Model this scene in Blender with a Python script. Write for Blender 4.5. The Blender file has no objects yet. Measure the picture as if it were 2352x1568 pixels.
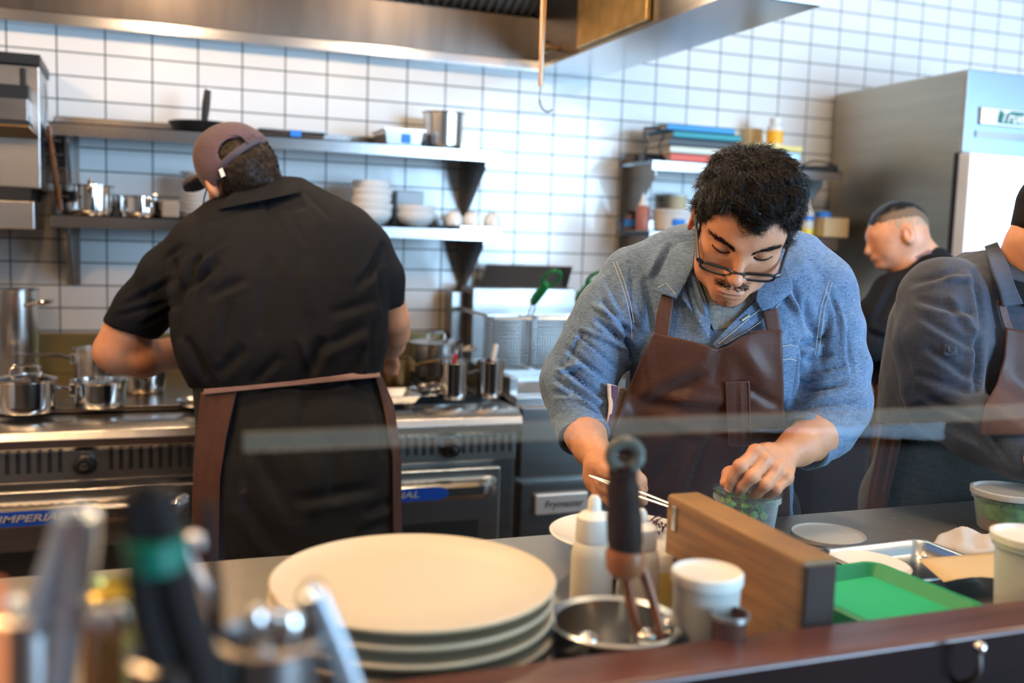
import bpy, bmesh, math, random
import numpy as np
from mathutils import Vector, Matrix
PI=math.pi
random.seed(7); np.random.seed(7)
SC=bpy.context.scene; COL=SC.collection
# ------------------------------------------------------------------ camera
F=2287.0
CAM=np.array([0.41275,-3.85646,1.47312])
def _rot(yaw,pitch,roll):
    f=np.array([math.sin(yaw)*math.cos(pitch),math.cos(yaw)*math.cos(pitch),math.sin(pitch)])
    r=np.cross(f,[0,0,1]);r/=np.linalg.norm(r);u=np.cross(r,f)
    return np.array([r*math.cos(roll)+u*math.sin(roll),-r*math.sin(roll)+u*math.cos(roll),f])
R=_rot(0.3614516,-0.1017953,0.0327009)
cd=bpy.data.cameras.new('camera');cam=bpy.data.objects.new('camera',cd);COL.objects.link(cam);SC.camera=cam
cd.sensor_width=36;cd.lens=F*36/2352
cam.matrix_world=Matrix([[R[0][i],R[1][i],-R[2][i],CAM[i]] for i in range(3)]+[[0,0,0,1]])
cd.clip_start=.05;cd.dof.use_dof=True;cd.dof.focus_distance=1.78;cd.dof.aperture_fstop=2.5
# ------------------------------------------------------------------ world, exposure, big lights
w=bpy.data.worlds.new('world');SC.world=w;w.use_nodes=True
bg=w.node_tree.nodes['Background'];bg.inputs[0].default_value=(.55,.62,.72,1);bg.inputs[1].default_value=0.36
SC.view_settings.view_transform='Standard';SC.view_settings.look='None';SC.view_settings.gamma=1
SC.view_settings.use_curve_mapping=False
SC.view_settings.exposure=0.40
SC.cycles.use_denoising=True
SC.cycles.max_bounces=7;SC.cycles.transparent_max_bounces=12;SC.cycles.transmission_bounces=6;SC.cycles.glossy_bounces=4;SC.cycles.diffuse_bounces=3
SC.cycles.caustics_reflective=False;SC.cycles.caustics_refractive=False;SC.cycles.sample_clamp_indirect=6
def area(name,loc,target,sx,sy,power,col):
    l=bpy.data.lights.new(name,'AREA');l.shape='RECTANGLE';l.size=sx;l.size_y=sy;l.energy=power;l.color=col
    o=bpy.data.objects.new(name,l);COL.objects.link(o);o.location=loc
    o.rotation_euler=(Vector(target)-Vector(loc)).to_track_quat('-Z','Y').to_euler();return o
def lamp(name,loc,power,col,rad=.05):
    l=bpy.data.lights.new(name,'POINT');l.energy=power;l.color=col;l.shadow_soft_size=rad
    o=bpy.data.objects.new(name,l);COL.objects.link(o);o.location=loc;return o
DAY=(.44,.70,1.0);WARM=(1.0,.58,.26);SOFT=(1.0,.72,.46)
area('street_window_light',(5.6,-8.4,1.55),(1.9,-1,1.3),6.6,3.0,1600,DAY)
area('side_window_light',(5.4,-3.8,1.6),(1.6,-1.8,1.2),2.4,1.8,60,DAY)
lamp('counter_and_fill_light',(-0.4,-3.0,2.75),40,WARM,.07)
lamp('counter_and_fill_light',(0.25,-1.80,2.25),9,WARM,.08)  # added fill, brings a warm tan onto the left of the counter
lamp('ceiling_and_fill_light',(-1.3,-2.0,2.95),60,WARM,.12)  # added warm fill for the left wall and the cook's back
lamp('counter_and_fill_light',(1.0,-3.6,2.85),18,WARM,.07)
lamp('ceiling_and_fill_light',(2.0,-2.0,3.15),36,SOFT,.12)
lamp('ceiling_and_fill_light',(0.3,-1.9,3.15),42,SOFT,.12)
lamp('ceiling_and_fill_light',(3.4,-3.0,3.15),40,SOFT,.12)
lamp('hood_lamp_light',(0.52,-0.80,2.40),15,(1,.68,.42),.05)
lamp('hood_lamp_light',(-0.6,-0.80,2.40),15,(1,.68,.42),.05)
lamp('hood_lamp_light',(1.45,-0.85,2.40),12,(1,.74,.5),.05)
# ------------------------------------------------------------------ picking helpers: photo pixel to a point in the room
def uvw(px,py,D): return np.array([(px-1176)/F*D,-(py-784)/F*D,D])
def W(p): return CAM+np.asarray(p)@R          # camera frame to world
def V(px,py,D): return W(uvw(px,py,D))
def _ray(px,py): return R.T@np.array([(px-1176)/F,-(py-784)/F,1.0])
def atY(px,py,Y): d=_ray(px,py);return CAM+d*(Y-CAM[1])/d[1]
def atZ(px,py,Z): d=_ray(px,py);return CAM+d*(Z-CAM[2])/d[2]
def atX(px,py,X): d=_ray(px,py);return CAM+d*(X-CAM[0])/d[0]
# ------------------------------------------------------------------ materials
M={}
def mat(name,col=(.8,.8,.8),rough=.5,metal=0,bump=0,bscale=200,var=0,vscale=8,coat=0,trans=0,ior=1.45,sss=0,emit=None,es=0,stretch=None,alpha=1,sheen=0,spec=None):
    m=bpy.data.materials.new(name);m.use_nodes=True;nt=m.node_tree;b=nt.nodes['Principled BSDF'];L=nt.links
    I=b.inputs;I['Base Color'].default_value=(*col,1);I['Roughness'].default_value=rough;I['Metallic'].default_value=metal
    I['Coat Weight'].default_value=coat;I['Transmission Weight'].default_value=trans;I['IOR'].default_value=ior
    I['Coat Roughness'].default_value=.15;I['Alpha'].default_value=alpha
    if sheen: I['Sheen Weight'].default_value=sheen;I['Sheen Roughness'].default_value=.5
    if spec is not None: I['Specular IOR Level'].default_value=spec
    if sss: I['Subsurface Weight'].default_value=sss;I['Subsurface Radius'].default_value=(.012,.005,.003);I['Subsurface Scale'].default_value=1
    if emit: I['Emission Color'].default_value=(*emit,1);I['Emission Strength'].default_value=es
    tc=nt.nodes.new('ShaderNodeTexCoord');src=tc.outputs['Object']
    if stretch:
        mp=nt.nodes.new('ShaderNodeMapping');mp.inputs['Scale'].default_value=stretch;L.new(src,mp.inputs['Vector']);src=mp.outputs[0]
    if bump:
        n=nt.nodes.new('ShaderNodeTexNoise');n.inputs['Scale'].default_value=bscale;n.inputs['Detail'].default_value=3;L.new(src,n.inputs['Vector'])
        bp=nt.nodes.new('ShaderNodeBump');bp.inputs['Strength'].default_value=bump;bp.inputs['Distance'].default_value=.002
        L.new(n.outputs['Fac'],bp.inputs['Height']);L.new(bp.outputs[0],I['Normal'])
    if var:
        n=nt.nodes.new('ShaderNodeTexNoise');n.inputs['Scale'].default_value=vscale;n.inputs['Detail'].default_value=4;L.new(src,n.inputs['Vector'])
        r=nt.nodes.new('ShaderNodeMapRange');r.inputs['From Min'].default_value=.3;r.inputs['From Max'].default_value=.7
        r.inputs['To Min'].default_value=1-var;r.inputs['To Max'].default_value=1+var;L.new(n.outputs['Fac'],r.inputs[0])
        h=nt.nodes.new('ShaderNodeHueSaturation');h.inputs['Color'].default_value=(*col,1);L.new(r.outputs[0],h.inputs['Value'])
        L.new(h.outputs[0],I['Base Color'])
    M[name]=m;return m
mat('steel',(.60,.59,.57),.27,1,.08,60,.06,3,stretch=(1,1,12))
mat('steel_dark',(.30,.29,.28),.30,1,.05,60,.08,3,stretch=(1,1,12))
mat('hood_steel',(.13,.11,.095),.42,1,.05,20,.15,2.5,stretch=(6,6,.5))
mat('hood_lip_steel',(.62,.62,.62),.25,1,.05,20)
mat('polished',(.74,.72,.69),.12,1,.02,30)
mat('polished_soft',(.66,.65,.63),.2,1,.04,60)
mat('bronze_pan',(.42,.25,.10),.3,1,.1,60)
mat('iron',(.012,.013,.013),.45,0,.2,300)
mat('black_rubber',(.012,.012,.013),.55)
mat('black_plastic',(.014,.014,.016),.3)
mat('slot_black',(.01,.01,.01),.6)
mat('ceramic_white',(.82,.80,.76),.16,0,coat=.3)
mat('ceramic_cream',(.60,.515,.39),.30)
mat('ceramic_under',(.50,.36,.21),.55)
mat('blue_badge',(.012,.07,.42),.3)
mat('blue_tape',(.02,.22,.72),.5)
mat('badge_silver',(.78,.78,.80),.3,.6)
mat('red_plastic',(.65,.03,.03),.35)
mat('maroon_plastic',(.30,.01,.06),.35)
mat('white_plastic',(.80,.78,.74),.35)
mat('soft_white_plastic',(.84,.80,.70),.4,trans=.2,sss=.1)
mat('clear_plastic',(.93,.95,.96),.09,trans=.96,ior=1.18)
mat('cloudy_plastic',(.86,.86,.84),.3,trans=.45,ior=1.25)
mat('green_rubber',(.008,.20,.05),.4)
mat('green_tray',(.012,.42,.18),.42,bump=.05)
mat('green_tray_rim',(.006,.27,.10),.42)
mat('dark_band_green',(.0,.11,.07),.4)
mat('herb_green',(.12,.33,.05),.5,var=.5,vscale=60)
mat('herb_dark',(.10,.14,.05),.5,var=.5,vscale=60)
mat('mushroom_brown',(.30,.17,.08),.5,var=.4,vscale=60)
mat('wood_warm',(.25,.125,.030),.5,0,.15,30,.35,9,stretch=(2,.6,10))
mat('wood_end',(.030,.014,.009),.8,0,.2,60,.4,12)
mat('wood_rail',(.085,.028,.020),.32,0,.1,20,.3,6,stretch=(.4,6,6),coat=.2)
mat('wood_panel_dark',(.012,.004,.003),.75,var=.3,spec=.15)
mat('wood_rust',(.28,.09,.025),.45,var=.3,vscale=20)
mat('dark_handle',(.022,.011,.008),.6,spec=.12)
mat('shelf_steel',(.36,.345,.34),.2,1,.08,60,.06,3,stretch=(1,1,12))
mat('bamboo',(.16,.07,.025),.4,var=.4,vscale=20)
mat('kraft',(.62,.45,.25),.75,bump=.1)
mat('towel_white',(.78,.70,.64),.95,bump=1,bscale=900,sheen=.4)
mat('counter_steel',(.34,.31,.275),.42,1,.25,70,.12,5)
mat('floor_tile',(.09,.05,.035),.5,0,.2,20)
mat('ceiling_paint',(.55,.53,.5),.8)
mat('wall_paint',(.35,.30,.25),.8)
mat('paper_white',(.8,.8,.78),.7)
mat('book_blue',(.03,.30,.62),.5); mat('book_teal',(.02,.30,.33),.5); mat('book_dark',(.06,.07,.08),.5)
mat('book_red',(.80,.11,.06),.5); mat('book_cream',(.80,.76,.60),.6); mat('book_brown',(.38,.22,.16),.6); mat('book_ochre',(.42,.27,.06),.6)
mat('pages',(.55,.50,.44),.8,bump=.4,bscale=300,stretch=(1,1,20))
mat('yellow_box',(.80,.66,.22),.6); mat('orange_label',(.95,.45,.02),.5); mat('yellow_sauce',(.85,.65,.06),.35)
mat('tan_box',(.66,.50,.28),.6); mat('reflection_white',(.88,.90,.93),.18,.15)
mat('fridge_side',(.44,.38,.30),.38,1,.08,40,.07,2,stretch=(1,1,12))
mat('fridge_front',(.34,.42,.47),.38,1,.04,40)
mat('dark_sauce',(.10,.035,.02),.3)
mat('olive_panel',(.32,.26,.12),.35,.8)
mat('reflection_brass',(.70,.46,.18),.35,.9,.6,18,.25,14)
# glass of the counter shield: thin sheet, reflective, see-through
m=bpy.data.materials.new('shield_glass');m.use_nodes=True;nt=m.node_tree;nt.nodes.clear()
o_=nt.nodes.new('ShaderNodeOutputMaterial');mx=nt.nodes.new('ShaderNodeMixShader');tr=nt.nodes.new('ShaderNodeBsdfTransparent');gl=nt.nodes.new('ShaderNodeBsdfGlossy')
fr=nt.nodes.new('ShaderNodeMath');fr.operation='MULTIPLY';f0_=nt.nodes.new('ShaderNodeLayerWeight');f0_.inputs[0].default_value=.14;g0_=nt.nodes.new('ShaderNodeNewGeometry');s0_=nt.nodes.new('ShaderNodeMath');s0_.operation='SUBTRACT';s0_.inputs[0].default_value=1;nt.links.new(g0_.outputs['Backfacing'],s0_.inputs[1]);nt.links.new(s0_.outputs[0],fr.inputs[1]);nt.links.new(f0_.outputs['Fresnel'],fr.inputs[0]);gl.inputs['Roughness'].default_value=.01;tr.inputs[0].default_value=(.95,.97,.96,1)
nt.links.new(fr.outputs[0],mx.inputs[0]);nt.links.new(tr.outputs[0],mx.inputs[1]);nt.links.new(gl.outputs[0],mx.inputs[2]);nt.links.new(mx.outputs[0],o_.inputs[0]);M['shield_glass']=m
m=bpy.data.materials.new('thin_clear');m.use_nodes=True;nt=m.node_tree;nt.nodes.clear()
o_=nt.nodes.new('ShaderNodeOutputMaterial');mx=nt.nodes.new('ShaderNodeMixShader');tr=nt.nodes.new('ShaderNodeBsdfTransparent');gl=nt.nodes.new('ShaderNodeBsdfPrincipled')
gl.inputs['Base Color'].default_value=(.75,.82,.85,1);gl.inputs['Roughness'].default_value=.12
lw=nt.nodes.new('ShaderNodeLayerWeight');lw.inputs[0].default_value=.45;mr=nt.nodes.new('ShaderNodeMapRange');mr.inputs['To Min'].default_value=.08;mr.inputs['To Max'].default_value=.6
nt.links.new(lw.outputs['Facing'],mr.inputs[0]);nt.links.new(mr.outputs[0],mx.inputs[0]);tr.inputs[0].default_value=(.93,.96,.98,1)
nt.links.new(tr.outputs[0],mx.inputs[1]);nt.links.new(gl.outputs[0],mx.inputs[2]);nt.links.new(mx.outputs[0],o_.inputs[0]);M['thin_clear']=m
# glazed wall tile, stacked 155.5 x 80.8 mm
m=mat('wall_tile',(.80,.80,.78),.10);nt=m.node_tree;b=nt.nodes['Principled BSDF']
tc=nt.nodes.new('ShaderNodeTexCoord');sx=nt.nodes.new('ShaderNodeSeparateXYZ');cx=nt.nodes.new('ShaderNodeCombineXYZ')
ad=nt.nodes.new('ShaderNodeMath');ad.operation='ADD';PZ=.1555/1.924;ad.inputs[1].default_value=-(2.07%PZ)+PZ*40
ax=nt.nodes.new('ShaderNodeMath');ax.operation='ADD';ax.inputs[1].default_value=.1555*40
nt.links.new(tc.outputs['Object'],sx.inputs[0]);nt.links.new(sx.outputs['X'],ax.inputs[0]);nt.links.new(sx.outputs['Z'],ad.inputs[0])
nt.links.new(ax.outputs[0],cx.inputs['X']);nt.links.new(ad.outputs[0],cx.inputs['Y'])
br=nt.nodes.new('ShaderNodeTexBrick');br.offset=0;br.squash=1;br.inputs['Scale'].default_value=1;br.inputs['Brick Width'].default_value=.1555;br.inputs['Row Height'].default_value=PZ
br.inputs['Mortar Size'].default_value=.0026;br.inputs['Mortar Smooth'].default_value=.15;br.inputs['Bias'].default_value=0
br.inputs['Color1'].default_value=(.84,.835,.81,1);br.inputs['Color2'].default_value=(.80,.80,.785,1);br.inputs['Mortar'].default_value=(.055,.075,.068,1)
nt.links.new(cx.outputs[0],br.inputs['Vector']);nt.links.new(br.outputs['Color'],b.inputs['Base Color'])
mr=nt.nodes.new('ShaderNodeMapRange');mr.inputs['To Min'].default_value=.15;mr.inputs['To Max'].default_value=.8;nt.links.new(br.outputs['Fac'],mr.inputs[0]);nt.links.new(mr.outputs[0],b.inputs['Roughness'])
nz=nt.nodes.new('ShaderNodeTexNoise');nz.inputs['Scale'].default_value=9;nt.links.new(tc.outputs['Object'],nz.inputs['Vector'])
mm=nt.nodes.new('ShaderNodeMath');mm.operation='MULTIPLY_ADD';mm.inputs[1].default_value=-1.0;nt.links.new(br.outputs['Fac'],mm.inputs[0])
ms=nt.nodes.new('ShaderNodeMath');ms.operation='MULTIPLY';ms.inputs[1].default_value=1.2;nt.links.new(nz.outputs['Fac'],ms.inputs[0]);nt.links.new(ms.outputs[0],mm.inputs[2])
bp=nt.nodes.new('ShaderNodeBump');bp.inputs['Distance'].default_value=.0016;bp.inputs['Strength'].default_value=.6;nt.links.new(mm.outputs[0],bp.inputs['Height']);nt.links.new(bp.outputs[0],b.inputs['Normal'])
# ------------------------------------------------------------------ mesh builder
class B:
    def __init__(s): s.v=[];s.f=[]
    def add(s,v,f):
        n=len(s.v);s.v+= [tuple(map(float,p)) for p in v];s.f+=[tuple(i+n for i in q) for q in f];return s
    def box(s,x0,x1,y0,y1,z0,z1):
        v=[(x,y,z) for z in (z0,z1) for y in (y0,y1) for x in (x0,x1)]
        return s.add(v,[(0,2,3,1),(4,5,7,6),(0,1,5,4),(2,6,7,3),(0,4,6,2),(1,3,7,5)])
    def prism(s,poly,d):                       # polygon (3D points) extruded by vector d
        n=len(poly);d=np.asarray(d,float);v=[np.asarray(p,float) for p in poly];v=v+[p+d for p in v]
        f=[tuple(range(n))[::-1],tuple(range(n,2*n))]+[(i,(i+1)%n,n+(i+1)%n,n+i) for i in range(n)]
        return s.add(v,f)
    def lathe(s,prof,c=(0,0,0),n=40,ax=(0,0,1),close=False):
        ax=np.array(ax,float);ax/=np.linalg.norm(ax);t=np.array([1,0,0]) if abs(ax[0])<.9 else np.array([0,1,0])
        e1=np.cross(ax,t);e1/=np.linalg.norm(e1);e2=np.cross(ax,e1);c=np.asarray(c,float)
        v=[];f=[];k=len(prof)
        for i in range(n):
            a=2*PI*i/n;d=e1*math.cos(a)+e2*math.sin(a)
            for r,h in prof: v.append(c+d*r+ax*h)
        for i in range(n):
            j=(i+1)%n
            for q in range(k-1): f.append((i*k+q,j*k+q,j*k+q+1,i*k+q+1))
            if close: f.append((i*k+k-1,j*k+k-1,j*k,i*k))
        return s.add(v,f)
    def tube(s,pts,r,n=10,flat=1.0,up=None,cap=True):
        P=[np.asarray(p,float) for p in pts];m=len(P);rs=[r]*m if np.isscalar(r) else list(r)
        T=[P[min(i+1,m-1)]-P[max(i-1,0)] for i in range(m)];T=[t/(np.linalg.norm(t)+1e-12) for t in T]
        u=np.array(up,float) if up is not None else (np.array([0,0,1.]) if abs(T[0][2])<.9 else np.array([1.,0,0]))
        v=[];f=[]
        for i in range(m):
            u=u-T[i]*np.dot(u,T[i]);u/=np.linalg.norm(u)+1e-12;q=np.cross(T[i],u)
            for k in range(n):
                a=2*PI*k/n;v.append(P[i]+(u*math.cos(a)*flat+q*math.sin(a))*rs[i])
        for i in range(m-1):
            for k in range(n): f.append((i*n+k,i*n+(k+1)%n,(i+1)*n+(k+1)%n,(i+1)*n+k))
        if cap: f.append(tuple(range(n))[::-1]);f.append(tuple((m-1)*n+k for k in range(n)))
        return s.add(v,f)
    def sphere(s,c,r,n=16,m=10):
        r=(r,)*3 if np.isscalar(r) else r
        v=[];f=[]
        for j in range(m+1):
            t=PI*j/m
            for i in range(n): v.append((c[0]+r[0]*math.sin(t)*math.cos(2*PI*i/n),c[1]+r[1]*math.sin(t)*math.sin(2*PI*i/n),c[2]+r[2]*math.cos(t)))
        for j in range(m):
            for i in range(n): f.append((j*n+i,(j+1)*n+i,(j+1)*n+(i+1)%n,j*n+(i+1)%n))
        return s.add(v,f)
def curve(pts,n=8):                             # Catmull-Rom through points
    P=[np.asarray(p,float) for p in pts];P=[2*P[0]-P[1]]+P+[2*P[-1]-P[-2]];out=[]
    for i in range(1,len(P)-2):
        for k in range(n):
            t=k/n;a,b,c,d=P[i-1:i+3];out.append(.5*((2*b)+(-a+c)*t+(2*a-5*b+4*c-d)*t*t+(-a+3*b-3*c+d)*t**3))
    out.append(P[-2]);return out
def base_of(p): return np.array(p.location) if p is not None else np.zeros(3)
def obj(name,b,m,parent=None,bevel=0,smooth=True,seg=2,angle=35):
    me=bpy.data.meshes.new(name)
    v,f=(b.v,b.f) if isinstance(b,B) else b
    root=parent
    while root is not None and root.parent is not None: root=root.parent
    off=base_of(root) if root is not None else np.zeros(3)
    v=np.asarray(v,dtype=float)-off
    me.from_pydata(v.tolist(),[],[tuple(int(i) for i in q) for q in f]);me.update()
    if isinstance(b,B) or len(f)<60000:
        bm=bmesh.new();bm.from_mesh(me);bmesh.ops.remove_doubles(bm,verts=bm.verts,dist=1e-6);bmesh.ops.recalc_face_normals(bm,faces=bm.faces);bm.to_mesh(me);bm.free()
    me.materials.append(M[m] if isinstance(m,str) else m)
    o=bpy.data.objects.new(name,me);COL.objects.link(o)
    if smooth:
        me.polygons.foreach_set('use_smooth',[True]*len(me.polygons))
        if bevel==0 and len(f)<20000:
            try: me.set_sharp_from_angle(angle=math.radians(angle))
            except Exception: pass
    if bevel:
        md=o.modifiers.new('bevel','BEVEL');md.width=bevel;md.segments=seg;md.limit_method='ANGLE';md.angle_limit=math.radians(30);md.harden_normals=True
    if parent is not None: o.parent=parent
    return o
def thing(name,label,cat,loc,group=None):
    o=bpy.data.objects.new(name,None);COL.objects.link(o);o.location=tuple(float(x) for x in loc);o.empty_display_size=.05
    o['label']=label;o['category']=cat
    if group:o['group']=group
    return o
def tag(o,label,cat,group=None):
    o['label']=label;o['category']=cat
    if group:o['group']=group
    return o
def one(name,b,m,label,cat,group=None,**k): return tag(obj(name,b,m,None,**k),label,cat,group)
def struct(name,b,m,parent=None,**k):
    o=obj(name,b,m,parent,**k)
    if parent is None:o['kind']='structure'
    return o
def dup(root,dloc,label,group=None):
    r=root.copy();COL.objects.link(r);r.location=Vector(root.location)+Vector([float(x) for x in dloc]);r['label']=label
    if group:r['group']=group
    for ch in list(root.children):
        c=ch.copy();COL.objects.link(c);c.parent=r
        for g in list(ch.children):
            d=g.copy();COL.objects.link(d);d.parent=c
    return r
def text(name,s,size,origin,xdir,updir,m,parent,depth=.0008,bold=.0,shear=0,align='CENTER',xs=1):
    cu=bpy.data.curves.new(name,'FONT');cu.body=s;cu.size=size;cu.extrude=depth;cu.align_x=align;cu.align_y='CENTER';cu.offset=bold;cu.shear=shear
    t=bpy.data.objects.new(name,cu);COL.objects.link(t)
    dg=bpy.context.evaluated_depsgraph_get();dg.update();me=bpy.data.meshes.new_from_object(t.evaluated_get(dg));bpy.data.objects.remove(t)
    x=Vector(xdir).normalized();u=Vector(updir).normalized();z=x.cross(u)
    root=parent
    while root is not None and root.parent is not None: root=root.parent
    o_=Vector(origin)-(root.location if root else Vector((0,0,0)))
    me.transform(Matrix.Diagonal((xs,1,1,1)));me.transform(Matrix([[x[i],u[i],z[i],o_[i]] for i in range(3)]+[[0,0,0,1]]))
    me.materials.clear();me.materials.append(M[m]);o=bpy.data.objects.new(name,me);COL.objects.link(o)
    if parent:o.parent=parent
    return o
# ================================================================== the room
mat('plancha',(.20,.17,.14),.28,1,.2,50,.2,6)
struct('floor',B().box(-2.6,9.6,-9.2,.02,-.05,0),'floor_tile')
struct('wall_back',B().box(-2.6,6.2,0,.12,0,3.3),'wall_tile')
struct('wall_left',B().box(-2.72,-2.6,-9.2,.12,0,3.3),'wall_paint')
struct('wall_right',B().box(6.2,6.32,-9.2,.12,0,3.3).box(6.2,6.32,-9.2,.12,3.0,3.3),'wall_paint')
struct('ceiling',B().box(-2.6,6.2,-9.2,.0,3.3,3.4),'ceiling_paint')
struct('wall_front',B().box(-2.6,3.8,-9.3,-9.2,0,3.3).box(3.8,6.2,-9.3,-9.2,0,.7).box(3.8,6.2,-9.3,-9.2,3.2,3.3),'wall_paint')
# ================================================================== exhaust hood
HX0,HX1,HY=-1.6,2.205,-1.46
hd=thing('exhaust_hood','large stainless steel exhaust hood hanging over the ranges, under the ceiling','range hood',(.3,-.7,2.15))
b=B()
b.box(HX0,1.915,-.06,-.006,2.15,2.158)
b.prism([(HX0,-.06,2.15),(1.915,-.06,2.15),(1.915,-.066,2.158),(HX0,-.066,2.158)],(0,0,.004))
obj('rear_lip',B().box(HX0,1.93,-.075,-.004,2.145,2.185),'hood_lip_steel',hd,bevel=.003)
obj('end_flange',B().box(1.915,HX1,HY+.0,-.004,2.15,2.162),'hood_lip_steel',hd)
obj('front_lip',B().box(HX0,1.915,HY,HY+.06,2.15,2.162),'hood_lip_steel',hd)
obj('end_skirt',B().box(HX1-.012,HX1,HY,-.004,2.162,2.75),'fridge_front',hd)
obj('front_skirt',B().box(HX0,HX1,HY-.012,HY,2.15,2.75),'fridge_front',hd)
obj('rear_panel',B().prism([(HX0,-.07,2.185),(1.93,-.07,2.185),(1.93,-.085,2.345),(HX0,-.085,2.345)],(0,-.004,0)),'hood_steel',hd)
obj('inner_end_panel',B().box(1.915,1.925,HY+.06,-.01,2.162,2.75),'steel_dark',hd)
obj('top_panel',B().box(HX0,HX1,HY,-.004,2.75,2.765),'steel_dark',hd)
obj('inner_front_panel',B().box(HX0,1.915,HY+.06,HY+.07,2.162,2.75),'steel_dark',hd)
for k in range(7):                               # grease filters, sloping
    x0=-1.56+k*.5;b=B();n=14
    for i in range(n+1):
        x=x0+.49*i/n-.0;b.prism([(x,-.085,2.35),(x+.012,-.085,2.35),(x+.012,-.62,2.72),(x,-.62,2.72)],(0,.02,.02))
    b.prism([(x0,-.075,2.36),(x0+.5,-.075,2.36),(x0+.5,-.61,2.74),(x0,-.61,2.74)],(0,.01,.01))
    obj('grease_filter',b,'steel_dark',hd,smooth=False)
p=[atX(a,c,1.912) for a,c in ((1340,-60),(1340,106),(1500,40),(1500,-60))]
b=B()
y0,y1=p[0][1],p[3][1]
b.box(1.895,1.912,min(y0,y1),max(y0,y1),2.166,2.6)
obj('reflection_panel',b,'reflection_brass',hd,bevel=.003)  # brass colour stands in for a warm reflection on the steel end panel
c=atX(1276,98,1.90)
obj('spray_nozzle',B().lathe([(0,0),(.022,0),(.022,.03),(.012,.035),(.012,.07),(0,.07)],(1.84,c[1],2.2),16,(1,0,0)),'bronze_pan',hd)
rd=thing('hook_rod','thin steel rod with a wire hook at its lower end hanging from the hood','hook rod',(1.6,-.9,2.2))
t=atY(1248,0,-.9);e=atY(1242,198,-.9);t2=t+(t-e)*2.3
obj('rod',B().tube([t2,e],.0085,12),mat('rod_bronze',(.55,.38,.25),.3,1),rd)
h=[atY(a,c,-.9) for a,c in((1243,190),(1241,215),(1240,235),(1246,250),(1258,257),(1268,252))]
obj('hook',B().tube(curve(h),.0028,8),'polished',rd)
# ================================================================== wall shelves
def shelf(label,x0,x1,zt,zb,brx,lip=.045,d=.3,bh=.2):
    t=thing('wall_shelf',label,'shelf',((x0+x1)/2,-.15,zb))
    b=B().box(x0,x1,-d,-.002,zt-.006,zt-.002).box(x0,x1,-d,-d+.006,zb,zt-.002).box(x0,x1,-.012,-.002,zt-.01,zt+lip)
    obj('deck',b,'shelf_steel',t)
    for x in brx:
        obj('bracket',B().prism([(x,-.004,zb+.03),(x,-d+.03,zb+.03),(x,-d+.03,zb-.02),(x,-.04,zb-bh),(x,-.004,zb-bh)],(.004,0,0)).box(x-.02,x+.024,-.006,-.002,zb-bh,zb+.03),'steel_dark',t,smooth=False)
    return t
s1=shelf('long upper steel wall shelf holding a black frying pan and steel inserts',.15,1.69,1.804,1.76,(.2,1.64))
s2=shelf('long lower steel wall shelf holding white bowls and saucepans',.15,1.70,1.51,1.466,(.2,1.64),lip=.03)
s3=shelf('short upper steel shelf by the fridge with a pile of books',2.33,3.25,1.81,1.768,(2.36,3.17),bh=.24)
s4=shelf('short lower steel shelf by the fridge with white tubs',2.33,3.25,1.53,1.475,(2.36,3.17),bh=.24)
# ================================================================== fridge
fx0,fx1=3.395,4.12
fg=thing('reach_in_fridge','tall stainless steel upright fridge in the corner past the shelves','fridge',(3.75,-.4,0))
b=B().box(fx0,fx1,-.80,-.03,.15,2.18);obj('cabinet',b,'fridge_side',fg,bevel=.006)
obj('header_panel',B().box(fx0+.0,fx1,-.812,-.8,1.865,2.18),'fridge_front',fg,bevel=.004)
obj('vent_recess',B().box(fx0+.055,fx1-.03,-.818,-.81,1.925,1.952),'steel_dark',fg)
obj('door_gasket',B().box(fx0-.03,fx1,-.84,-.80,.2,1.862),'black_rubber',fg,bevel=.004)
dr=obj('door',B().box(fx0-.045,fx1,-.90,-.84,.2,1.858),'reflection_white',fg,bevel=.008)  # steel door coloured near white to stand in for the window's reflection
obj('handle',B().box(fx1-.06,fx1-.03,-.93,-.9,.9,1.4),'polished_soft',dr,bevel=.005)
bd=obj('badge',B().box(3.462,3.69,-.826,-.812,1.975,2.043),'badge_silver',fg,bevel=.005)
obj('badge_field',B().box(3.545,3.678,-.829,-.826,1.984,2.034),mat('badge_green',(.0,.13,.10),.3),bd)
obj('badge_emblem',B().prism([(3.475,-.829,1.985),(3.535,-.829,1.985),(3.548,-.829,2.034),(3.478,-.829,2.034)],(0,.003,0)),'white_plastic',bd)
text('badge_lettering','True',.062,(3.612,-.830,2.009),(1,0,0),(0,0,1),'white_plastic',bd,bold=.001,shear=.3)
for x in(fx0+.06,fx1-.06):
    for y in(-.72,-.12): obj('caster',B().lathe([(0,-.02),(.06,-.02),(.06,.02),(0,.02)],(x,y,.062),18,(0,1,0)).box(x-.02,x+.02,y-.03,y+.03,.06,.152),'black_rubber',fg)
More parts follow.
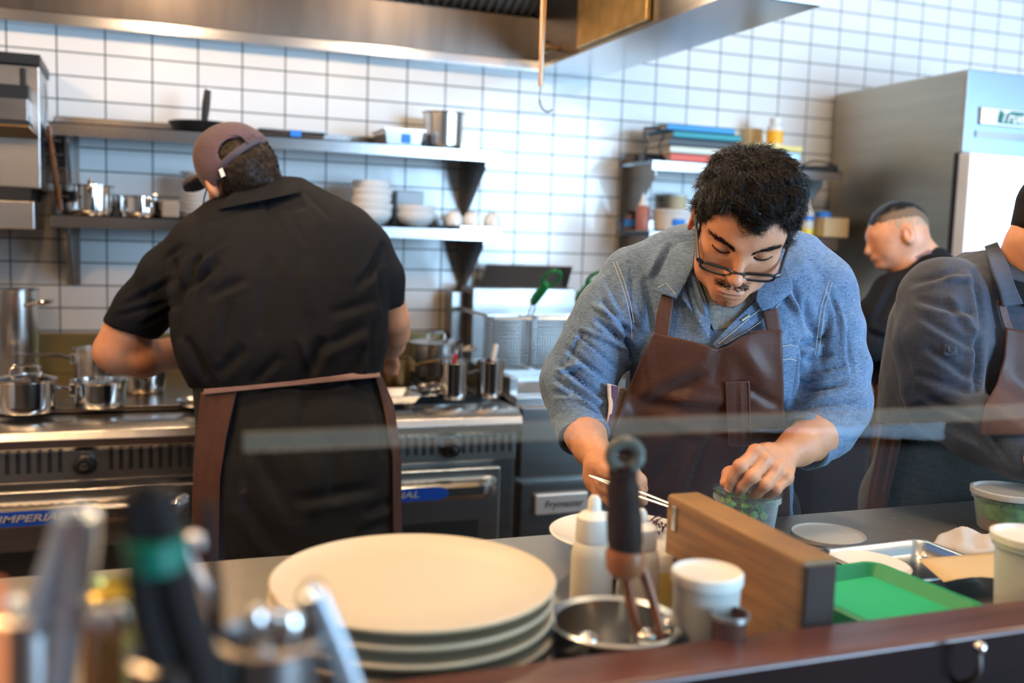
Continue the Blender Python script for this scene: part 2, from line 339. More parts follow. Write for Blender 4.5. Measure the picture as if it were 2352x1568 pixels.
# ================================================================== ranges
def lettering_on(parent,s,x,y,z,size,m='badge_silver',shear=.25): return text('badge_lettering',s,size,(x,y,z),(1,0,0),(0,0,1),m,parent,bold=.0006,shear=shear,xs=1.55)
def rng(x0,label,flat=False,ks=(-.215,.225),bo=.023):
    x1=x0+.912;t=thing('gas_range',label,'range',((x0+x1)/2,-.5,0));xc=(x0+x1)/2
    obj('body',B().box(x0,x1,-.90,-.03,.12,.92),'steel_dark',t,bevel=.004)
    b=B().box(x0,x1,-.82,-.03,.915,.935);obj('cooktop',b,'steel',t,bevel=.003)
    P=[(-.80,.937),(-.90,.937),(-.93,.932),(-.955,.918),(-.965,.897),(-.962,.875),(-.945,.862),(-.90,.86),(-.80,.86)]
    obj('bullnose',B().prism([(x0,y,z) for y,z in P],(.912,0,0)),'steel',t,bevel=.002)
    # grates over dark burner wells
    obj('burner_well',B().box(x0+.05,x1-.05,-.75,-.09,.936,.9385),'iron',t)
    if flat: obj('hot_plate',B().box(x0+.04,x1-.04,-.78,-.08,.939,.9545),'plancha',t,bevel=.003)
    for i in range(0 if flat else 3):
        gx=x0+.06+i*.27;bb=B()
        for k in range(5): bb.box(gx+.02+k*.052,gx+.03+k*.052,-.74,-.10,.945,.955)
        for yy in(-.74,-.43,-.11): bb.box(gx+.01,gx+.25,yy,yy+.012,.939,.953)
        obj('grate',bb,'iron',t,smooth=False)
    fp=obj('front_panel',B().box(x0+.01,x1-.01,-.935,-.90,.775,.862),'steel',t,bevel=.003)
    bb=B();n=34
    for k in range(n):
        x=x0+.03+k*(.852/(n-1))
        if min(abs(x-(xc+q)) for q in ks)<.042: continue
        bb.box(x-.0055,x+.0055,-.937,-.93,.803,.858)
    obj('vent_slot',bb,'slot_black',fp,smooth=False)['kind']='stuff'
    for x in [xc+q for q in ks]:
        kb=obj('knob',B().lathe([(0,0),(.030,0),(.032,.006),(.030,.02),(.022,.024),(.020,.045),(.0,.047)],(x,-.936,.823),24,(0,-1,0)),'black_plastic',t)
        obj('knob_cap',B().lathe([(0,.047),(.012,.047),(.011,.052),(0,.053)],(x,-.936,.823),18,(0,-1,0)),'polished',kb)
    obj('backsplash',B().box(x0,x1,-.06,-.012,.93,1.095),'olive_panel',t,bevel=.003)
    dr=obj('oven_door',B().box(x0+.03,x1-.07,-.968,-.90,.30,.762),'steel',t,bevel=.006)
    obj('door_window',B().box(x0+.10,x1-.14,-.9725,-.966,.50,.60),'slot_black',dr,bevel=.004)
    P=[(-.968,.735),(-1.0,.73),(-1.018,.715),(-1.018,.69),(-1.005,.674),(-.968,.672)]
    hb=B();xs=np.linspace(x0+.05,x1-.085,40)
    prof=lambda x:[(x,y+(0.045*max(0,(abs(x-(x0+x1-.035)/2)-.34)/.06)**2 if y<-.97 else 0),z) for y,z in P]
    v=[];f=[]
    for i,x in enumerate(xs):
        d=max(0,(abs(x-(xs[0]+xs[-1])/2)-(xs[-1]-xs[0])/2+.06)/.06);dd=.045*d*d
        v+=[(x,min(y+dd,-.966) if y<-.97 else y,z) for y,z in P]
    for i in range(len(xs)-1):
        for k in range(5): f.append((i*6+k,i*6+k+1,(i+1)*6+k+1,(i+1)*6+k))
    f+=[tuple(range(6)),tuple(range((len(xs)-1)*6,len(xs)*6))]
    hb.add(v,f);hh=obj('door_handle',hb,'polished_soft',dr)
    bx=xc+bo
    poly=[(bx+sx*(.137+.04*math.cos(a)),-1.0185,.702+.020*math.sin(a)) for sx,rng_ in((1,np.linspace(-PI/2,PI/2,10)),(-1,np.linspace(PI/2,-PI/2,10))) for a in rng_]
    bd=obj('handle_badge',B().prism(poly,(0,-.003,0)),'blue_badge',t,smooth=False)
    lettering_on(bd,'IMPERIAL',bx,-1.0225,.702,.026)
    obj('kick_plate',B().box(x0+.02,x1-.02,-.93,-.88,.13,.27),'steel',t,bevel=.003)
    for x in(x0+.06,x1-.06):
        for y in(-.84,-.12): obj('leg',B().lathe([(0,0),(.022,0),(.022,.13),(0,.13)],(x,y,0),14),'steel_dark',t)
    return t
rng(-.282,'stainless gas range on the left with saucepans on top',True,(-.25,.101),-.026)
rng(.640,'stainless gas range behind the black shirted cook, right of the other range')
# ================================================================== fryer
fx=1.565;fy=thing('deep_fryer','floor standing stainless deep fryer right of the ranges','fryer',(fx+.3,-.5,0))
fw=.80
obj('body',B().box(fx,fx+fw,-.86,-.05,.10,.93),'steel_dark',fy,bevel=.005)
obj('front_upper_panel',B().box(fx+.015,fx+fw-.02,-.885,-.86,.70,.93),'steel_dark',fy,bevel=.003)
for k in range(2):
    dd=obj('door',B().box(fx+.02+k*.39,fx+.39+k*.39,-.89,-.86,.14,.682),'steel_dark',fy,bevel=.004)
    obj('door_trim',B().box(fx+.02+k*.39,fx+.39+k*.39,-.893,-.888,.674,.684),'steel',dd)
    if k==0:
        bd=obj('badge',B().box(fx+.065,fx+.255,-.905,-.89,.575,.645),'badge_silver',dd,bevel=.006)
        text('badge_lettering','Frymaster',.034,(fx+.165,-.9062,.61),(1,0,0),(0,0,1),'black_plastic',bd,shear=.2)
obj('rim',B().box(fx,fx+fw,-.86,-.80,.93,.965),'steel',fy,bevel=.006)
for xx in(fx,fx+fw-.03): obj('side_wall',B().box(xx,xx+.03,-.80,-.1,.93,1.02),'steel',fy,bevel=.004)
obj('oil_tank',B().box(fx+.03,fx+fw-.03,-.80,-.2,.90,.935),mat('oil',(.02,.015,.008),.06),fy)
obj('drain_slope',B().prism([(fx+.0,-.86,.93),(fx+.0,-.60,.93),(fx+.0,-.60,.975)],(fw,0,0)),'steel',fy)
obj('control_box',B().box(fx+.06,fx+.50,-.20,-.04,.93,1.285).box(fx+.0,fx+.06,-.12,-.04,.93,1.265),'steel_dark',fy,bevel=.006)
obj('flue_panel',B().prism([(fx+.145,-.05,1.28),(fx+.52,-.05,1.28),(fx+.52,-.10,1.372),(fx+.145,-.10,1.372)],(0,-.01,0)),'steel_dark',fy)
obj('basket_rail',B().box(fx+.03,fx+.62,-.50,-.48,1.19,1.205).box(fx+.03,fx+.045,-.5,-.1,1.19,1.205).box(fx+.605,fx+.62,-.5,-.1,1.19,1.205),'steel',fy)
def basket(x0,x1,hx,hz,label):
    t=thing('fryer_basket',label,'fry basket',((x0+x1)/2,-.56,1.03));y0,y1,z0,z1=-.62,-.50,1.02,1.20
    b=B();r=.0014
    xs=np.linspace(x0,x1,15);ys=np.linspace(y0,y1,7);zs=np.linspace(z0,z1,14)
    for x in xs: b.tube([(x,y0,z1),(x,y0,z0),(x,y1,z0),(x,y1,z1)],r,4)
    for y in ys: b.tube([(x0,y,z1),(x0,y,z0),(x1,y,z0),(x1,y,z1)],r,4)
    for z in zs: b.tube([(x0,y0,z),(x1,y0,z),(x1,y1,z),(x0,y1,z),(x0,y0,z)],r,4)
    obj('wire_mesh',b,'steel_dark',t)
    obj('rim',B().tube([(x0,y0,z1),(x1,y0,z1),(x1,y1,z1),(x0,y1,z1),(x0,y0,z1)],.004,8),'polished_soft',t)
    a=atY(*hx,-.62);c=atY(*hz,-.80)
    for dx in(-.008,.008): obj('handle_wire',B().tube([(a[0]+dx,-.6,1.2),(a[0]+dx,-.63,1.24),a+np.array([dx,0,.015])],.003,8),'polished_soft',t)
    d=c-a;L=np.linalg.norm(d);u=d/L;side=np.cross(u,[0,-1,.2]);side/=np.linalg.norm(side)
    obj('handle_grip',B().tube([a,a+d*.12,a+d*.55,a+d*.6],[.013,.023,.021,.013],10,flat=.6,up=side),'green_rubber',t)
    q=[];
    for k in range(21):
        an=2*PI*k/20;q.append(a+d*(.76+.24*math.cos(an))+side*.026*math.sin(an))
    obj('handle_loop',B().tube(q,.0062,8,cap=False),'green_rubber',t)
    return t
basket(1.572,1.705,(1222,695),(1280,622),'wire fry basket with green handle, left one on the fryer')
basket(1.735,1.88,(1325,690),(1383,624),'wire fry basket with green handle, nearest the denim shirted cook')
# ================================================================== pots and pans
def base_c(px,py,z,): return atZ(px,py,z)
def pxr(c,wpx): return wpx/2/F*float((R@(np.asarray(c)-CAM))[2])
def pot(name,label,cat,c,r,h,m='polished',flare=.0,lid=None,handle=None,loops=None,group=None,rim=.004,straight=True):
    c=np.asarray(c,float);t=thing(name,label,cat,c,group);z=.0008
    pr=[(0,z),(r*.93,z),(r*.985,z+.008),(r,z+.02),(r+flare,z+h-.003),(r+flare+rim,z+h),(r+flare+rim,z+h+.0025),(r+flare-.001,z+h+.002),(r-.003,z+.02),(r*.9,z+.006),(0,z+.006)]
    obj('body',B().lathe(pr,c,48),m,t)
    if lid:
        lp=[(0,h+.018),(r*.5,h+.016),(r*.9,h+.008),(r+flare+.004,h+.005),(r+flare+.004,h+.002),(0,h+.004)]
        l=obj('lid',B().lathe(lp,c,48),m,t)
        a=lid;d=np.array([math.cos(a),math.sin(a),0]);s=.038
        q=[c+d*(-s)+[0,0,h+.012],c+d*(-s*.95)+[0,0,h+.032],c+d*(-s*.75)+[0,0,h+.040],c+d*(s*.75)+[0,0,h+.040],c+d*(s*.95)+[0,0,h+.032],c+d*s+[0,0,h+.012]]
        obj('lid_handle',B().tube(q,.0055,10),m,l)
    if handle:
        (ax,ay),L,up=handle;d=np.array([ax,ay,0.]);d/=np.linalg.norm(d)
        q=[c+d*(r-.002)+[0,0,h*.78],c+d*(r+.02)+[0,0,h*.80],c+d*(r+.05)+[0,0,h*.86+up*.2],c+d*(r+L*.75)+[0,0,h*.86+up*.7],c+d*(r+L)+[0,0,h*.86+up]]
        obj('handle',B().tube(curve(q,6),[.006]*4+[.008]*8+[.0095]*10+[.007]*(len(curve(q,6))-22),10,flat=.6),m,t)
        obj('handle_bracket',B().box(*(lambda p:(p[0]-.012,p[0]+.012,p[1]-.008,p[1]+.008,p[2]-.02,p[2]+.015))(c+d*(r+.003)+[0,0,h*.78])),m,t,bevel=.003)
    for (ax,ay) in (loops or []):
        d=np.array([ax,ay,0.]);d/=np.linalg.norm(d);s=np.cross(d,[0,0,1]);w_=min(.045,r*.45)
        q=[c+d*(r-.003)+s*w_+[0,0,h*.84],c+d*(r+.03)+s*w_*.95+[0,0,h*.87],c+d*(r+.048)+s*w_*.5+[0,0,h*.89],c+d*(r+.048)-s*w_*.5+[0,0,h*.89],c+d*(r+.03)-s*w_*.95+[0,0,h*.87],c+d*(r-.003)-s*w_+[0,0,h*.84]]
        obj('loop_handle',B().tube(curve(q,4),.0052,8),m,t)
    return t
RT=.9558    # grate top
def onz(px,py,z,wpx): c=atZ(px,py,z);return c,pxr(c,wpx)
c=np.array([atY(22,820,-.20)[0],-.20,RT])
pot('stock_pot','tall steel stock pot with loop handles at the far left of the range','stock pot',c,.092,.30,'polished_soft',loops=[(1,-.5),(-1,.5)])
c,r=onz(68,948,RT,122);pot('stew_pot','lidded steel pot standing at the front left of the range','pot',c+[-.01,.03,0],.076,.088,'polished',lid=.35,loops=[(-1,0)])
c,r=onz(228,934,RT,128);pot('saucepan','small open steel saucepan with handle pointing left, at the range front','saucepan',np.array([c[0],c[1]+.02,RT]),.0715,.072,'polished',handle=((-1,-.5),.13,.012),flare=.003)
pot('saucepan','tall steel saucepan behind the elbow of the cook, handle pointing left','saucepan',(.295,-.36,RT),.075,.118,'polished',handle=((-1,-.25),.19,.01),flare=.003)
pot('saucepan','steel saucepan half hidden under the forearm of the cook in the cap','saucepan',(.43,-.52,RT),.066,.075,'polished')
# frying pan handle tag in blue tape
def shallow(name,label,cat,c,r,h,m,flare,handle=None,tilt=None,n=48):
    c=np.asarray(c,float);t=thing(name,label,cat,c)
    pr=[(0,.001),(r*.97,.001),(r,.006),(r+flare,h),(r+flare+.003,h+.001),(r+flare,h+.003),(r-.003,.008),(0,.005)]
    bb=B().lathe(pr,(0,0,0),n)
    if handle:
        d=np.array([handle[0][0],handle[0][1],0.]);d/=np.linalg.norm(d);L=handle[1];up=handle[2]
        q=[d*(r+flare-.004)+[0,0,h*.7],d*(r+flare+.03)+[0,0,h+up*.25],d*(r+flare+L*.6)+[0,0,h+up*.7],d*(r+flare+L)+[0,0,h+up]]
        hb=B().tube(curve(q,6),[.007]*5+[.011]*(len(curve(q,6))-5),10,flat=.45)
    T=Matrix.Identity(3) if tilt is None else tilt
    bb.v=[tuple(T@Vector(p)+Vector(c)) for p in bb.v];obj('body',bb,m,t)
    if handle: hb.v=[tuple(T@Vector(p)+Vector(c)) for p in hb.v];obj('handle',hb,m if handle[3] is None else handle[3],t)
    return t
c,r=onz(452,932,RT,66);shallow('sizzle_platter','small oval steel platter at the range front beside the brown apron','platter',np.array([c[0]+.005,c[1]+.01,RT]),.05,.016,'polished_soft',.008)
# cluster right of the cook
c=atY(907,870,-.56);pot('saucepan','small bronze toned saucepan on the burner next to the cook','saucepan',(c[0],-.56,RT),.052,.10,'bronze_pan',handle=((1,-.2),.14,.015))
c=atY(1000,850,-.30);pot('stew_pot','lidded steel pot at the back of the right range','pot',(c[0],-.30,RT),.10,.125,'polished_soft',lid=.3,loops=[(1,-.3)])
c=atZ(1040,914,RT);SA=c;pot('bain_marie','tall steel insert with a red spoon, on the right range','steel insert',(c[0],c[1],RT),.046,.118,'polished',flare=.002)
c1=c
c=atZ(1124,910,RT);SB=c;pot('bain_marie','tall steel insert with a white handled spoon, on the right range','steel insert',(c[0],c[1],RT),.044,.118,'polished',flare=.002)
a=atY(1041,850,SA[1]);e=atY(1047,812,SA[1]);k=thing('spoon','red handled spoon standing in a steel insert','spoon',a-[0,0,.08])
obj('handle',B().tube([a-np.array([0,0,.0]),e],[.007,.006],8),'red_plastic',k);obj('tip',B().tube([e,e+(e-a)*.25],.006,8),'badge_silver',k);obj('shaft',B().tube([a,a-(e-a)*1.5],.003,6),'polished',k)
a=atY(1132,832,SB[1]);e=atY(1140,790,SB[1]+.01);k=thing('spoon','white handled spoon with a maroon collar standing in a steel insert','spoon',a-[0,0,.10])
obj('handle',B().tube([a,a+(e-a)*.1,e-(e-a)*.06,e],[.006,.009,.009,.005],8),'white_plastic',k);obj('collar',B().tube([a-(e-a)*.18,a+(e-a)*.06],.009,8),'maroon_plastic',k);obj('shaft',B().tube([a,a-(e-a)*1.2],.003,6),'polished',k)
T=Matrix.Rotation(math.radians(-9),3,'Y')
c=atZ(985,912,.955);shallow('frying_pan','bright steel frying pan tilted at the front of the right range','frying pan',(c[0],c[1]-.0,.966),.045,.022,'polished',.018,handle=((1,-.10),.12,.03,None),tilt=T)
# tray beside the cook
c=atZ(905,930,.93);t=thing('sheet_tray','steel tray at the front of the right range beside the cook','tray',(c[0],c[1],.956))
b=B();hw,hd_=.085,.085;x,y=c[0]-.035,-.80
P0=[(x-hw+.015,y-hd_+.015,.9565),(x+hw-.015,y-hd_+.015,.9565),(x+hw-.015,y+hd_-.015,.9565),(x-hw+.015,y+hd_-.015,.9565)]
P1=[(x-hw,y-hd_,.980),(x+hw,y-hd_,.980),(x+hw,y+hd_,.980),(x-hw,y+hd_,.980)]
P2=[(x-hw-.008,y-hd_-.008,.981),(x+hw+.008,y-hd_-.008,.981),(x+hw+.008,y+hd_+.008,.981),(x-hw-.008,y+hd_+.008,.981)]
b.add(P0+P1+P2,[(0,1,2,3)]+[(i,(i+1)%4,4+(i+1)%4,4+i) for i in range(4)]+[(4+i,4+(i+1)%4,8+(i+1)%4,8+i) for i in range(4)])
o=obj('body',b,'polished_soft',t,smooth=False);md=o.modifiers.new('s','SOLIDIFY');md.thickness=.0012
# ================================================================== on the upper shelf
ZU=1.8042
c=atY(462,296,-.15);t=thing('frying_pan','black iron frying pan on the upper shelf, handle standing up','frying pan',(c[0],-.15,ZU))
obj('body',B().lathe([(0,.028),(.082,.028),(.09,.032),(.108,.062),(.111,.064),(.108,.067),(.088,.037),(0,.034)],(c[0],-.15,ZU-.0275),48),'iron',t)
a=atY(468,288,-.22);e=atY(477,207,-.22);obj('handle',B().tube([a,a+(e-a)*.3,a+(e-a)*.6,e],[.014,.018,.020,.016],12,flat=.7),'iron',t)
obj('hanging_ring',B().tube([e,e+(e-a)*.05],.006,8),'polished',t)
def traybox(name,label,cat,px0,px1,Yf,depth,h,z,m='polished_soft',tape=None):
    a=atY(px0,300,Yf);e=atY(px1,300,Yf);t=thing(name,label,cat,((a[0]+e[0])/2,Yf+depth/2,z))
    x0,x1=a[0],e[0];bb=B();lip=.008;s=.008
    lv=[(x0+s,x1-s,Yf+s,Yf+depth-s,z+.0006),(x0,x1,Yf,Yf+depth,z+h),(x0-lip,x1+lip,Yf-lip,Yf+depth+lip,z+h),(x0-lip,x1+lip,Yf-lip,Yf+depth+lip,z+h-.004)]
    v=[];f=[(0,1,2,3)]
    for (p,q,r_,s_,zz) in lv: v+=[(p,r_,zz),(q,r_,zz),(q,s_,zz),(p,s_,zz)]
    for L in range(3): f+=[(L*4+i,L*4+(i+1)%4,L*4+4+(i+1)%4,L*4+4+i) for i in range(4)]
    o=obj('body',bb.add(v,f),m,t,smooth=False);md=o.modifiers.new('s','SOLIDIFY');md.thickness=.001
    if tape:
        p=atY(tape[0],300,Yf-lip);q=atY(tape[1],300,Yf-lip)
        obj('tape_label',B().box(p[0],q[0],Yf-.0012-(lip if h<.03 else 0),Yf-.0002-(lip if h<.03 else 0),z+h*tape[2],z+h*tape[3]),'blue_tape',t)
    return t
traybox('sheet_pan','shallow sheet pan with a blue tape label on the upper shelf','sheet pan',600,748,-.28,.22,.024,ZU,tape=(667,692,.05,.95))
traybox('hotel_pan','small steel insert pan with a blue tape label on the upper shelf','steel pan',886,972,-.27,.20,.055,ZU,tape=(925,945,.1,.7))
c=atY(1018,330,-.16);pot('bain_marie','tall round steel insert at the right end of the upper shelf','steel insert',(c[0],-.16,ZU),.072,.135,'polished_soft',flare=.004,rim=.009)
# ================================================================== on the lower shelf
ZL=1.5082
c=atY(203,470,-.17);pot('saucepan','steel saucepan at the left end of the lower shelf, handle toward the room','saucepan',(c[0],-.17,ZL),.083,.098,'polished',handle=((.1,-1),.06,.03))
c=atY(318,480,-.17);pot('saucepan','smaller steel saucepan on the lower shelf, second from the left','saucepan',(c[0],-.17,ZL),.068,.066,'polished',handle=((.5,-1),.05,.02))
c=atY(390,480,-.15);t=thing('storage_tub','low brown plastic tub on the lower shelf beside the stacked plates','tub',(c[0],-.15,ZL))
obj('body',B().box(c[0]-.03,c[0]+.03,-.22,-.08,ZL+.0005,ZL+.06),mat('tub_brown',(.30,.24,.18),.4),t,bevel=.008)
c=atY(458,440,-.16)
for k in range(11):
    q=one('side_plate',B().lathe([(0,0),(.038,0),(.042,.002),(.065,.012),(.066,.0135),(.064,.0145),(.042,.006),(0,.005)],(c[0]+random.uniform(-.002,.002),-.16,ZL+.0005+k*.0148),36),'ceramic_white','white side plate in the tall stack beside the cap, %s'%['lowest','second from the bottom','third from the bottom','fourth from the bottom','fifth from the bottom','the middle one','fifth from the top','fourth from the top','third from the top','second from the top','topmost'][k],'plate','stacked side plates on the lower shelf')
def bowl(c,r,h,label,m='ceramic_white',group='white bowls on the lower shelf'):
    pr=[(0,.0005),(r*.45,.0005),(r*.5,.004),(r*.82,h*.35),(r*.97,h*.7),(r,h),(r-.003,h+.002),(r-.006,h),(r*.92,h*.7),(r*.78,h*.38),(r*.4,.008),(0,.007)]
    return one('bowl',B().lathe(pr,c,44),m,label,'bowl',group)
c=atY(852,500,-.17);x=c[0]
for k,(rr,l) in enumerate(((.078,'lowest'),(.081,'second from the bottom'),(.076,'third from the bottom'),(.079,'fourth from the bottom'),(.072,'topmost'))):
    bowl((x,-.17,ZL+k*.0275+.0),rr,.052,'white ceramic bowl, %s of the tall stack on the lower shelf'%l)
c=atY(954,505,-.17);x2=c[0]
for k,l in enumerate(('lower','upper')): bowl((x2,-.17,ZL+k*.028),.074,.052,'white ceramic bowl, %s one of the short stack right of the tall stack'%l)
c=atY(940,450,-.07);x3=c[0]
t=thing('storage_tub','grey plastic container behind the short stack of bowls on the lower shelf','tub',(x3,-.05,ZL))
obj('body',B().box(x3-.055,x3+.055,-.088,-.018,ZL+.0005,ZL+.14),mat('tub_grey',(.42,.46,.48),.35),t,bevel=.006)
c0=atY(1030,515,-.15);c1_=atY(1150,515,-.15)
t=thing('small_tray','steel tray carrying three upturned cups on the lower shelf','tray',((c0[0]+c1_[0])/2,-.16,ZL))
obj('body',B().box(c0[0]+.01,c1_[0]-.0,-.27,-.06,ZL+.0005,ZL+.012),'steel',t,bevel=.003)
for k,(px,l) in enumerate(((1034,'left'),(1082,'middle'),(1129,'right'))):
    c=atY(px,490,-.15);z0=ZL+.0125
    if k==0: c=c+np.array([.012,0,0])
    one('cup',B().lathe([(.033,0),(.034,.001),(.0345,.018),(.031,.036),(.022,.050),(.010,.0555),(0,.056)],(c[0],-.16,z0),32),'ceramic_white','white cup turned upside down on the small tray, the %s one'%l,'cup','upturned white cups')
# ================================================================== right hand shelves by the fridge
def book(x0,x1,y0,y1,z,h,m,label,title=None):
    t=thing('book',label,'book',((x0+x1)/2,(y0+y1)/2,z),'cookbooks stacked on the upper shelf by the fridge')
    obj('page_block',B().box(x0+.003,x1-.003,y0+.004,y1-.003,z+.003,z+h-.003),'pages',t)
    obj('cover',B().box(x0,x1,y0,y1,z,z+.003).box(x0,x1,y0,y1,z+h-.003,z+h).box(x0,x1,y0,y0+.004,z,z+h),m,t)
    return t
xa=atY(1542,350,-.28)[0];xb=atY(1705,300,-.28)[0];z=ZU+.004
bk=[(xa,.0,.033,'book_red','red spined thick cookbook, bottom of the pile by the fridge'),(xa+.0,0,.03,'book_cream','cream spined cookbook, second from the bottom of the pile'),(xa-.005,.0,.03,'book_dark','charcoal spined cookbook, in the middle of the pile'),(xa+.01,.0,.028,'book_teal','teal spined cookbook, second from the top of the pile'),(xa-.02,.0,.026,'book_blue','bright blue cookbook on top of the pile')]
for x0,dx,h,m_,l in bk: book(x0,xb-.01+dx+(x0-xa),-.27+random.uniform(-.006,.006),-.06,z,h,m_,l);z+=h+.0005
# binder clip stand
c=atY(1502,350,-.2);t=thing('binder_clip','large black binder clip with wire arms left of the book pile','binder clip',(c[0]-.01,-.2,ZU))
x=c[0]-.01;obj('clamp',B().prism([(x-.06,-.25,ZU+.001),(x+.055,-.25,ZU+.001),(x+.04,-.215,ZU+.035),(x-.04,-.215,ZU+.035)],(0,.05,0)),'black_plastic',t,bevel=.003)
for s in(-1,1): obj('wire_arm',B().tube([(x+s*.035,-.21,ZU+.035),(x+s*.025,-.21,ZU+.07),(x+s*.045,-.21,ZU+.11),(x+s*.04,-.21,ZU+.135)],.003,8),'iron',t)
obj('wire_top',B().tube([(x-.04,-.21,ZU+.135),(x+.04,-.21,ZU+.135)],.005,8),'iron',t)
xa=atY(1712,330,-.2)[0];xb=atY(1818,340,-.2)[0]
t=thing('storage_box','pale yellow topped box on the upper shelf right of the books','box',((xa+xb)/2,-.2,ZU))
obj('body',B().box(xa,xb,-.27,-.08,ZU+.0005,ZU+.075),'fridge_front',t,bevel=.004);obj('lid',B().box(xa-.004,xb+.004,-.274,-.076,ZU+.076,ZU+.10),'yellow_box',t,bevel=.003)
c=atY(1780,300,-.17);t=thing('pill_bottle','white bottle with an orange label standing on the yellow topped box','bottle',(c[0],-.17,ZU+.1))
obj('body',B().lathe([(0,.0005),(.034,.0005),(.035,.004),(.035,.085),(.022,.095),(.022,.10),(0,.10)],(c[0],-.17,ZU+.1003),28),'white_plastic',t)
obj('cap',B().lathe([(.024,.098),(.025,.10),(.025,.125),(0,.127)],(c[0],-.17,ZU+.1),28),'white_plastic',t)
obj('label',B().lathe([(.0354,.014),(.0354,.07)],(c[0],-.17,ZU+.1),28),'orange_label',t)
c=atY(1735,310,-.06);one('carton',B().box(c[0]-.035,c[0]+.035,-.07,-.02,ZU+.0005,ZU+.19),'tan_box','plain tan carton standing against the tiles behind the yellow topped box','carton',bevel=.002)
# dark tools
c=atY(1880,375,-.2);t=thing('utensil_roll','black rolled tool bag at the right end of the upper shelf','tool roll',(c[0],-.2,ZU))
x=c[0];obj('body',B().tube([(x-.09,-.2,ZU+.016),(x+.02,-.2,ZU+.018),(x+.09,-.2,ZU+.022)],[.013,.016,.020],14),'black_rubber',t)
obj('strap',B().tube(curve([(x-.09,-.2,ZU+.028),(x-.03,-.2,ZU+.05),(x+.04,-.2,ZU+.048),(x+.09,-.2,ZU+.036)]),.004,8),'black_rubber',t)
# lower shelf content
ZR=1.5282
def tub(px0,px1,py,h,m,label,cat='tub',lid=None,tape=None,Y=-.2,group=None,tp=.9):
    a=atY(px0,py,Y);e=atY(px1,py,Y);x=(a[0]+e[0])/2;r=(e[0]-a[0])/2
    t=thing('round_tub',label,cat,(x,Y,ZR),group)
    obj('body',B().lathe([(0,.0006),(r*tp-.004,.0006),(r*tp,.004),(r-.002,h-.004),(r,h),(r-.003,h),(r*tp-.002,.006),(0,.004)],(x,Y,ZR),36),m,t)
    if lid: obj('lid',B().lathe([(r+.003,h-.008),(r+.004,h+.001),(r-.004,h+.004),(0,h+.003)],(x,Y,ZR),36),lid,t)
    if tape:
        rr=(r*(tp+1)/2)+.0012;bb=B();n=8;v=[];f=[]
        for i in range(n+1):
            an=-PI/2-.5+(i/n)*tape;v+=[(x+rr*math.cos(an),Y+rr*math.sin(an),ZR+.022),(x+(rr+.001)*math.cos(an),Y+(rr+.001)*math.sin(an),ZR+.022+.028)]
        f=[(2*i,2*i+2,2*i+3,2*i+1) for i in range(n)];obj('tape_label',bb.add(v,f),'blue_tape',t)
    return t
tub(1503,1583,520,.085,'white_plastic','white round tub with a blue tape label on the lower shelf by the fridge',lid='white_plastic',tape=.7,Y=-.215)
tub(1527,1575,470,.16,'tan_box','tall tan container behind the white tub on the lower shelf by the fridge',Y=-.058,lid='white_plastic',group=None)
tub(1596,1660,520,.075,'cloudy_plastic','cloudy tub close behind the head of the denim shirted cook',Y=-.2)
c=atY(1477,480,-.2);x=c[0];t=thing('squeeze_bottle','squeeze bottle of red brown sauce, left end of the lower shelf by the fridge','squeeze bottle',(x,-.2,ZR))
obj('body',B().lathe([(0,.0006),(.026,.0006),(.027,.004),(.027,.09),(.02,.10),(0,.10)],(x,-.2,ZR),24),mat('sauce_red',(.42,.14,.10),.4),t);obj('nozzle',B().lathe([(.02,.10),(.021,.103),(.012,.118),(.004,.15),(0,.151)],(x,-.2,ZR),24),'white_plastic',t)
c=atY(1449,490,-.12);x=c[0];t=thing('spice_jar','small dark jar with a blue label, lower shelf by the fridge','jar',(x,-.12,ZR))
obj('body',B().lathe([(0,.0006),(.024,.0006),(.024,.06),(.02,.066),(0,.066)],(x,-.12,ZR),24),'dark_sauce',t);obj('label',B().lathe([(.0244,.015),(.0244,.045)],(x,-.12,ZR),24),'blue_tape',t);obj('lid',B().lathe([(.021,.066),(.022,.08),(0,.081)],(x,-.12,ZR),24),'black_plastic',t)
c=atY(1560,450,-.13);
c=atY(1853,520,-.2);x=c[0];t=thing('squeeze_bottle','squeeze bottle of yellow sauce on the lower shelf beside the head of the cook','squeeze bottle',(x,-.2,ZR))
obj('body',B().lathe([(0,.0006),(.027,.0006),(.028,.004),(.028,.10),(.02,.11),(0,.11)],(x,-.2,ZR),24),'soft_white_plastic',t);obj('sauce_band',B().lathe([(.0284,.003),(.0284,.035)],(x,-.2,ZR),24),'yellow_sauce',t);obj('label',B().lathe([(.0284,.07),(.0284,.09)],(x,-.2,ZR),24),'blue_tape',t);obj('nozzle',B().lathe([(.02,.11),(.021,.113),(.012,.128),(.004,.16),(0,.161)],(x,-.2,ZR),24),'white_plastic',t)
xa=atY(1868,530,-.2)[0];xb=atY(1928,530,-.2)[0]
one('carton',B().box(xa+.01,xb,-.26,-.10,ZR+.0006,ZR+.085),'tan_box','small cream carton at the right end of the lower shelf by the fridge','carton',bevel=.003)
c=atY(1895,500,-.2);t=thing('tape_roll','roll of blue tape lying on the cream carton','tape roll',(c[0],-.2,ZR+.0862))
obj('roll',B().lathe([(.016,0),(.033,0),(.033,.024),(.016,.024)],(c[0]-.01,-.2,ZR+.0862),32,close=True),'blue_tape',t);obj('core',B().lathe([(.0145,0),(.0158,0),(.0158,.024),(.0145,.024)],(c[0]-.01,-.2,ZR+.0862),32,close=True),'book_brown',t)
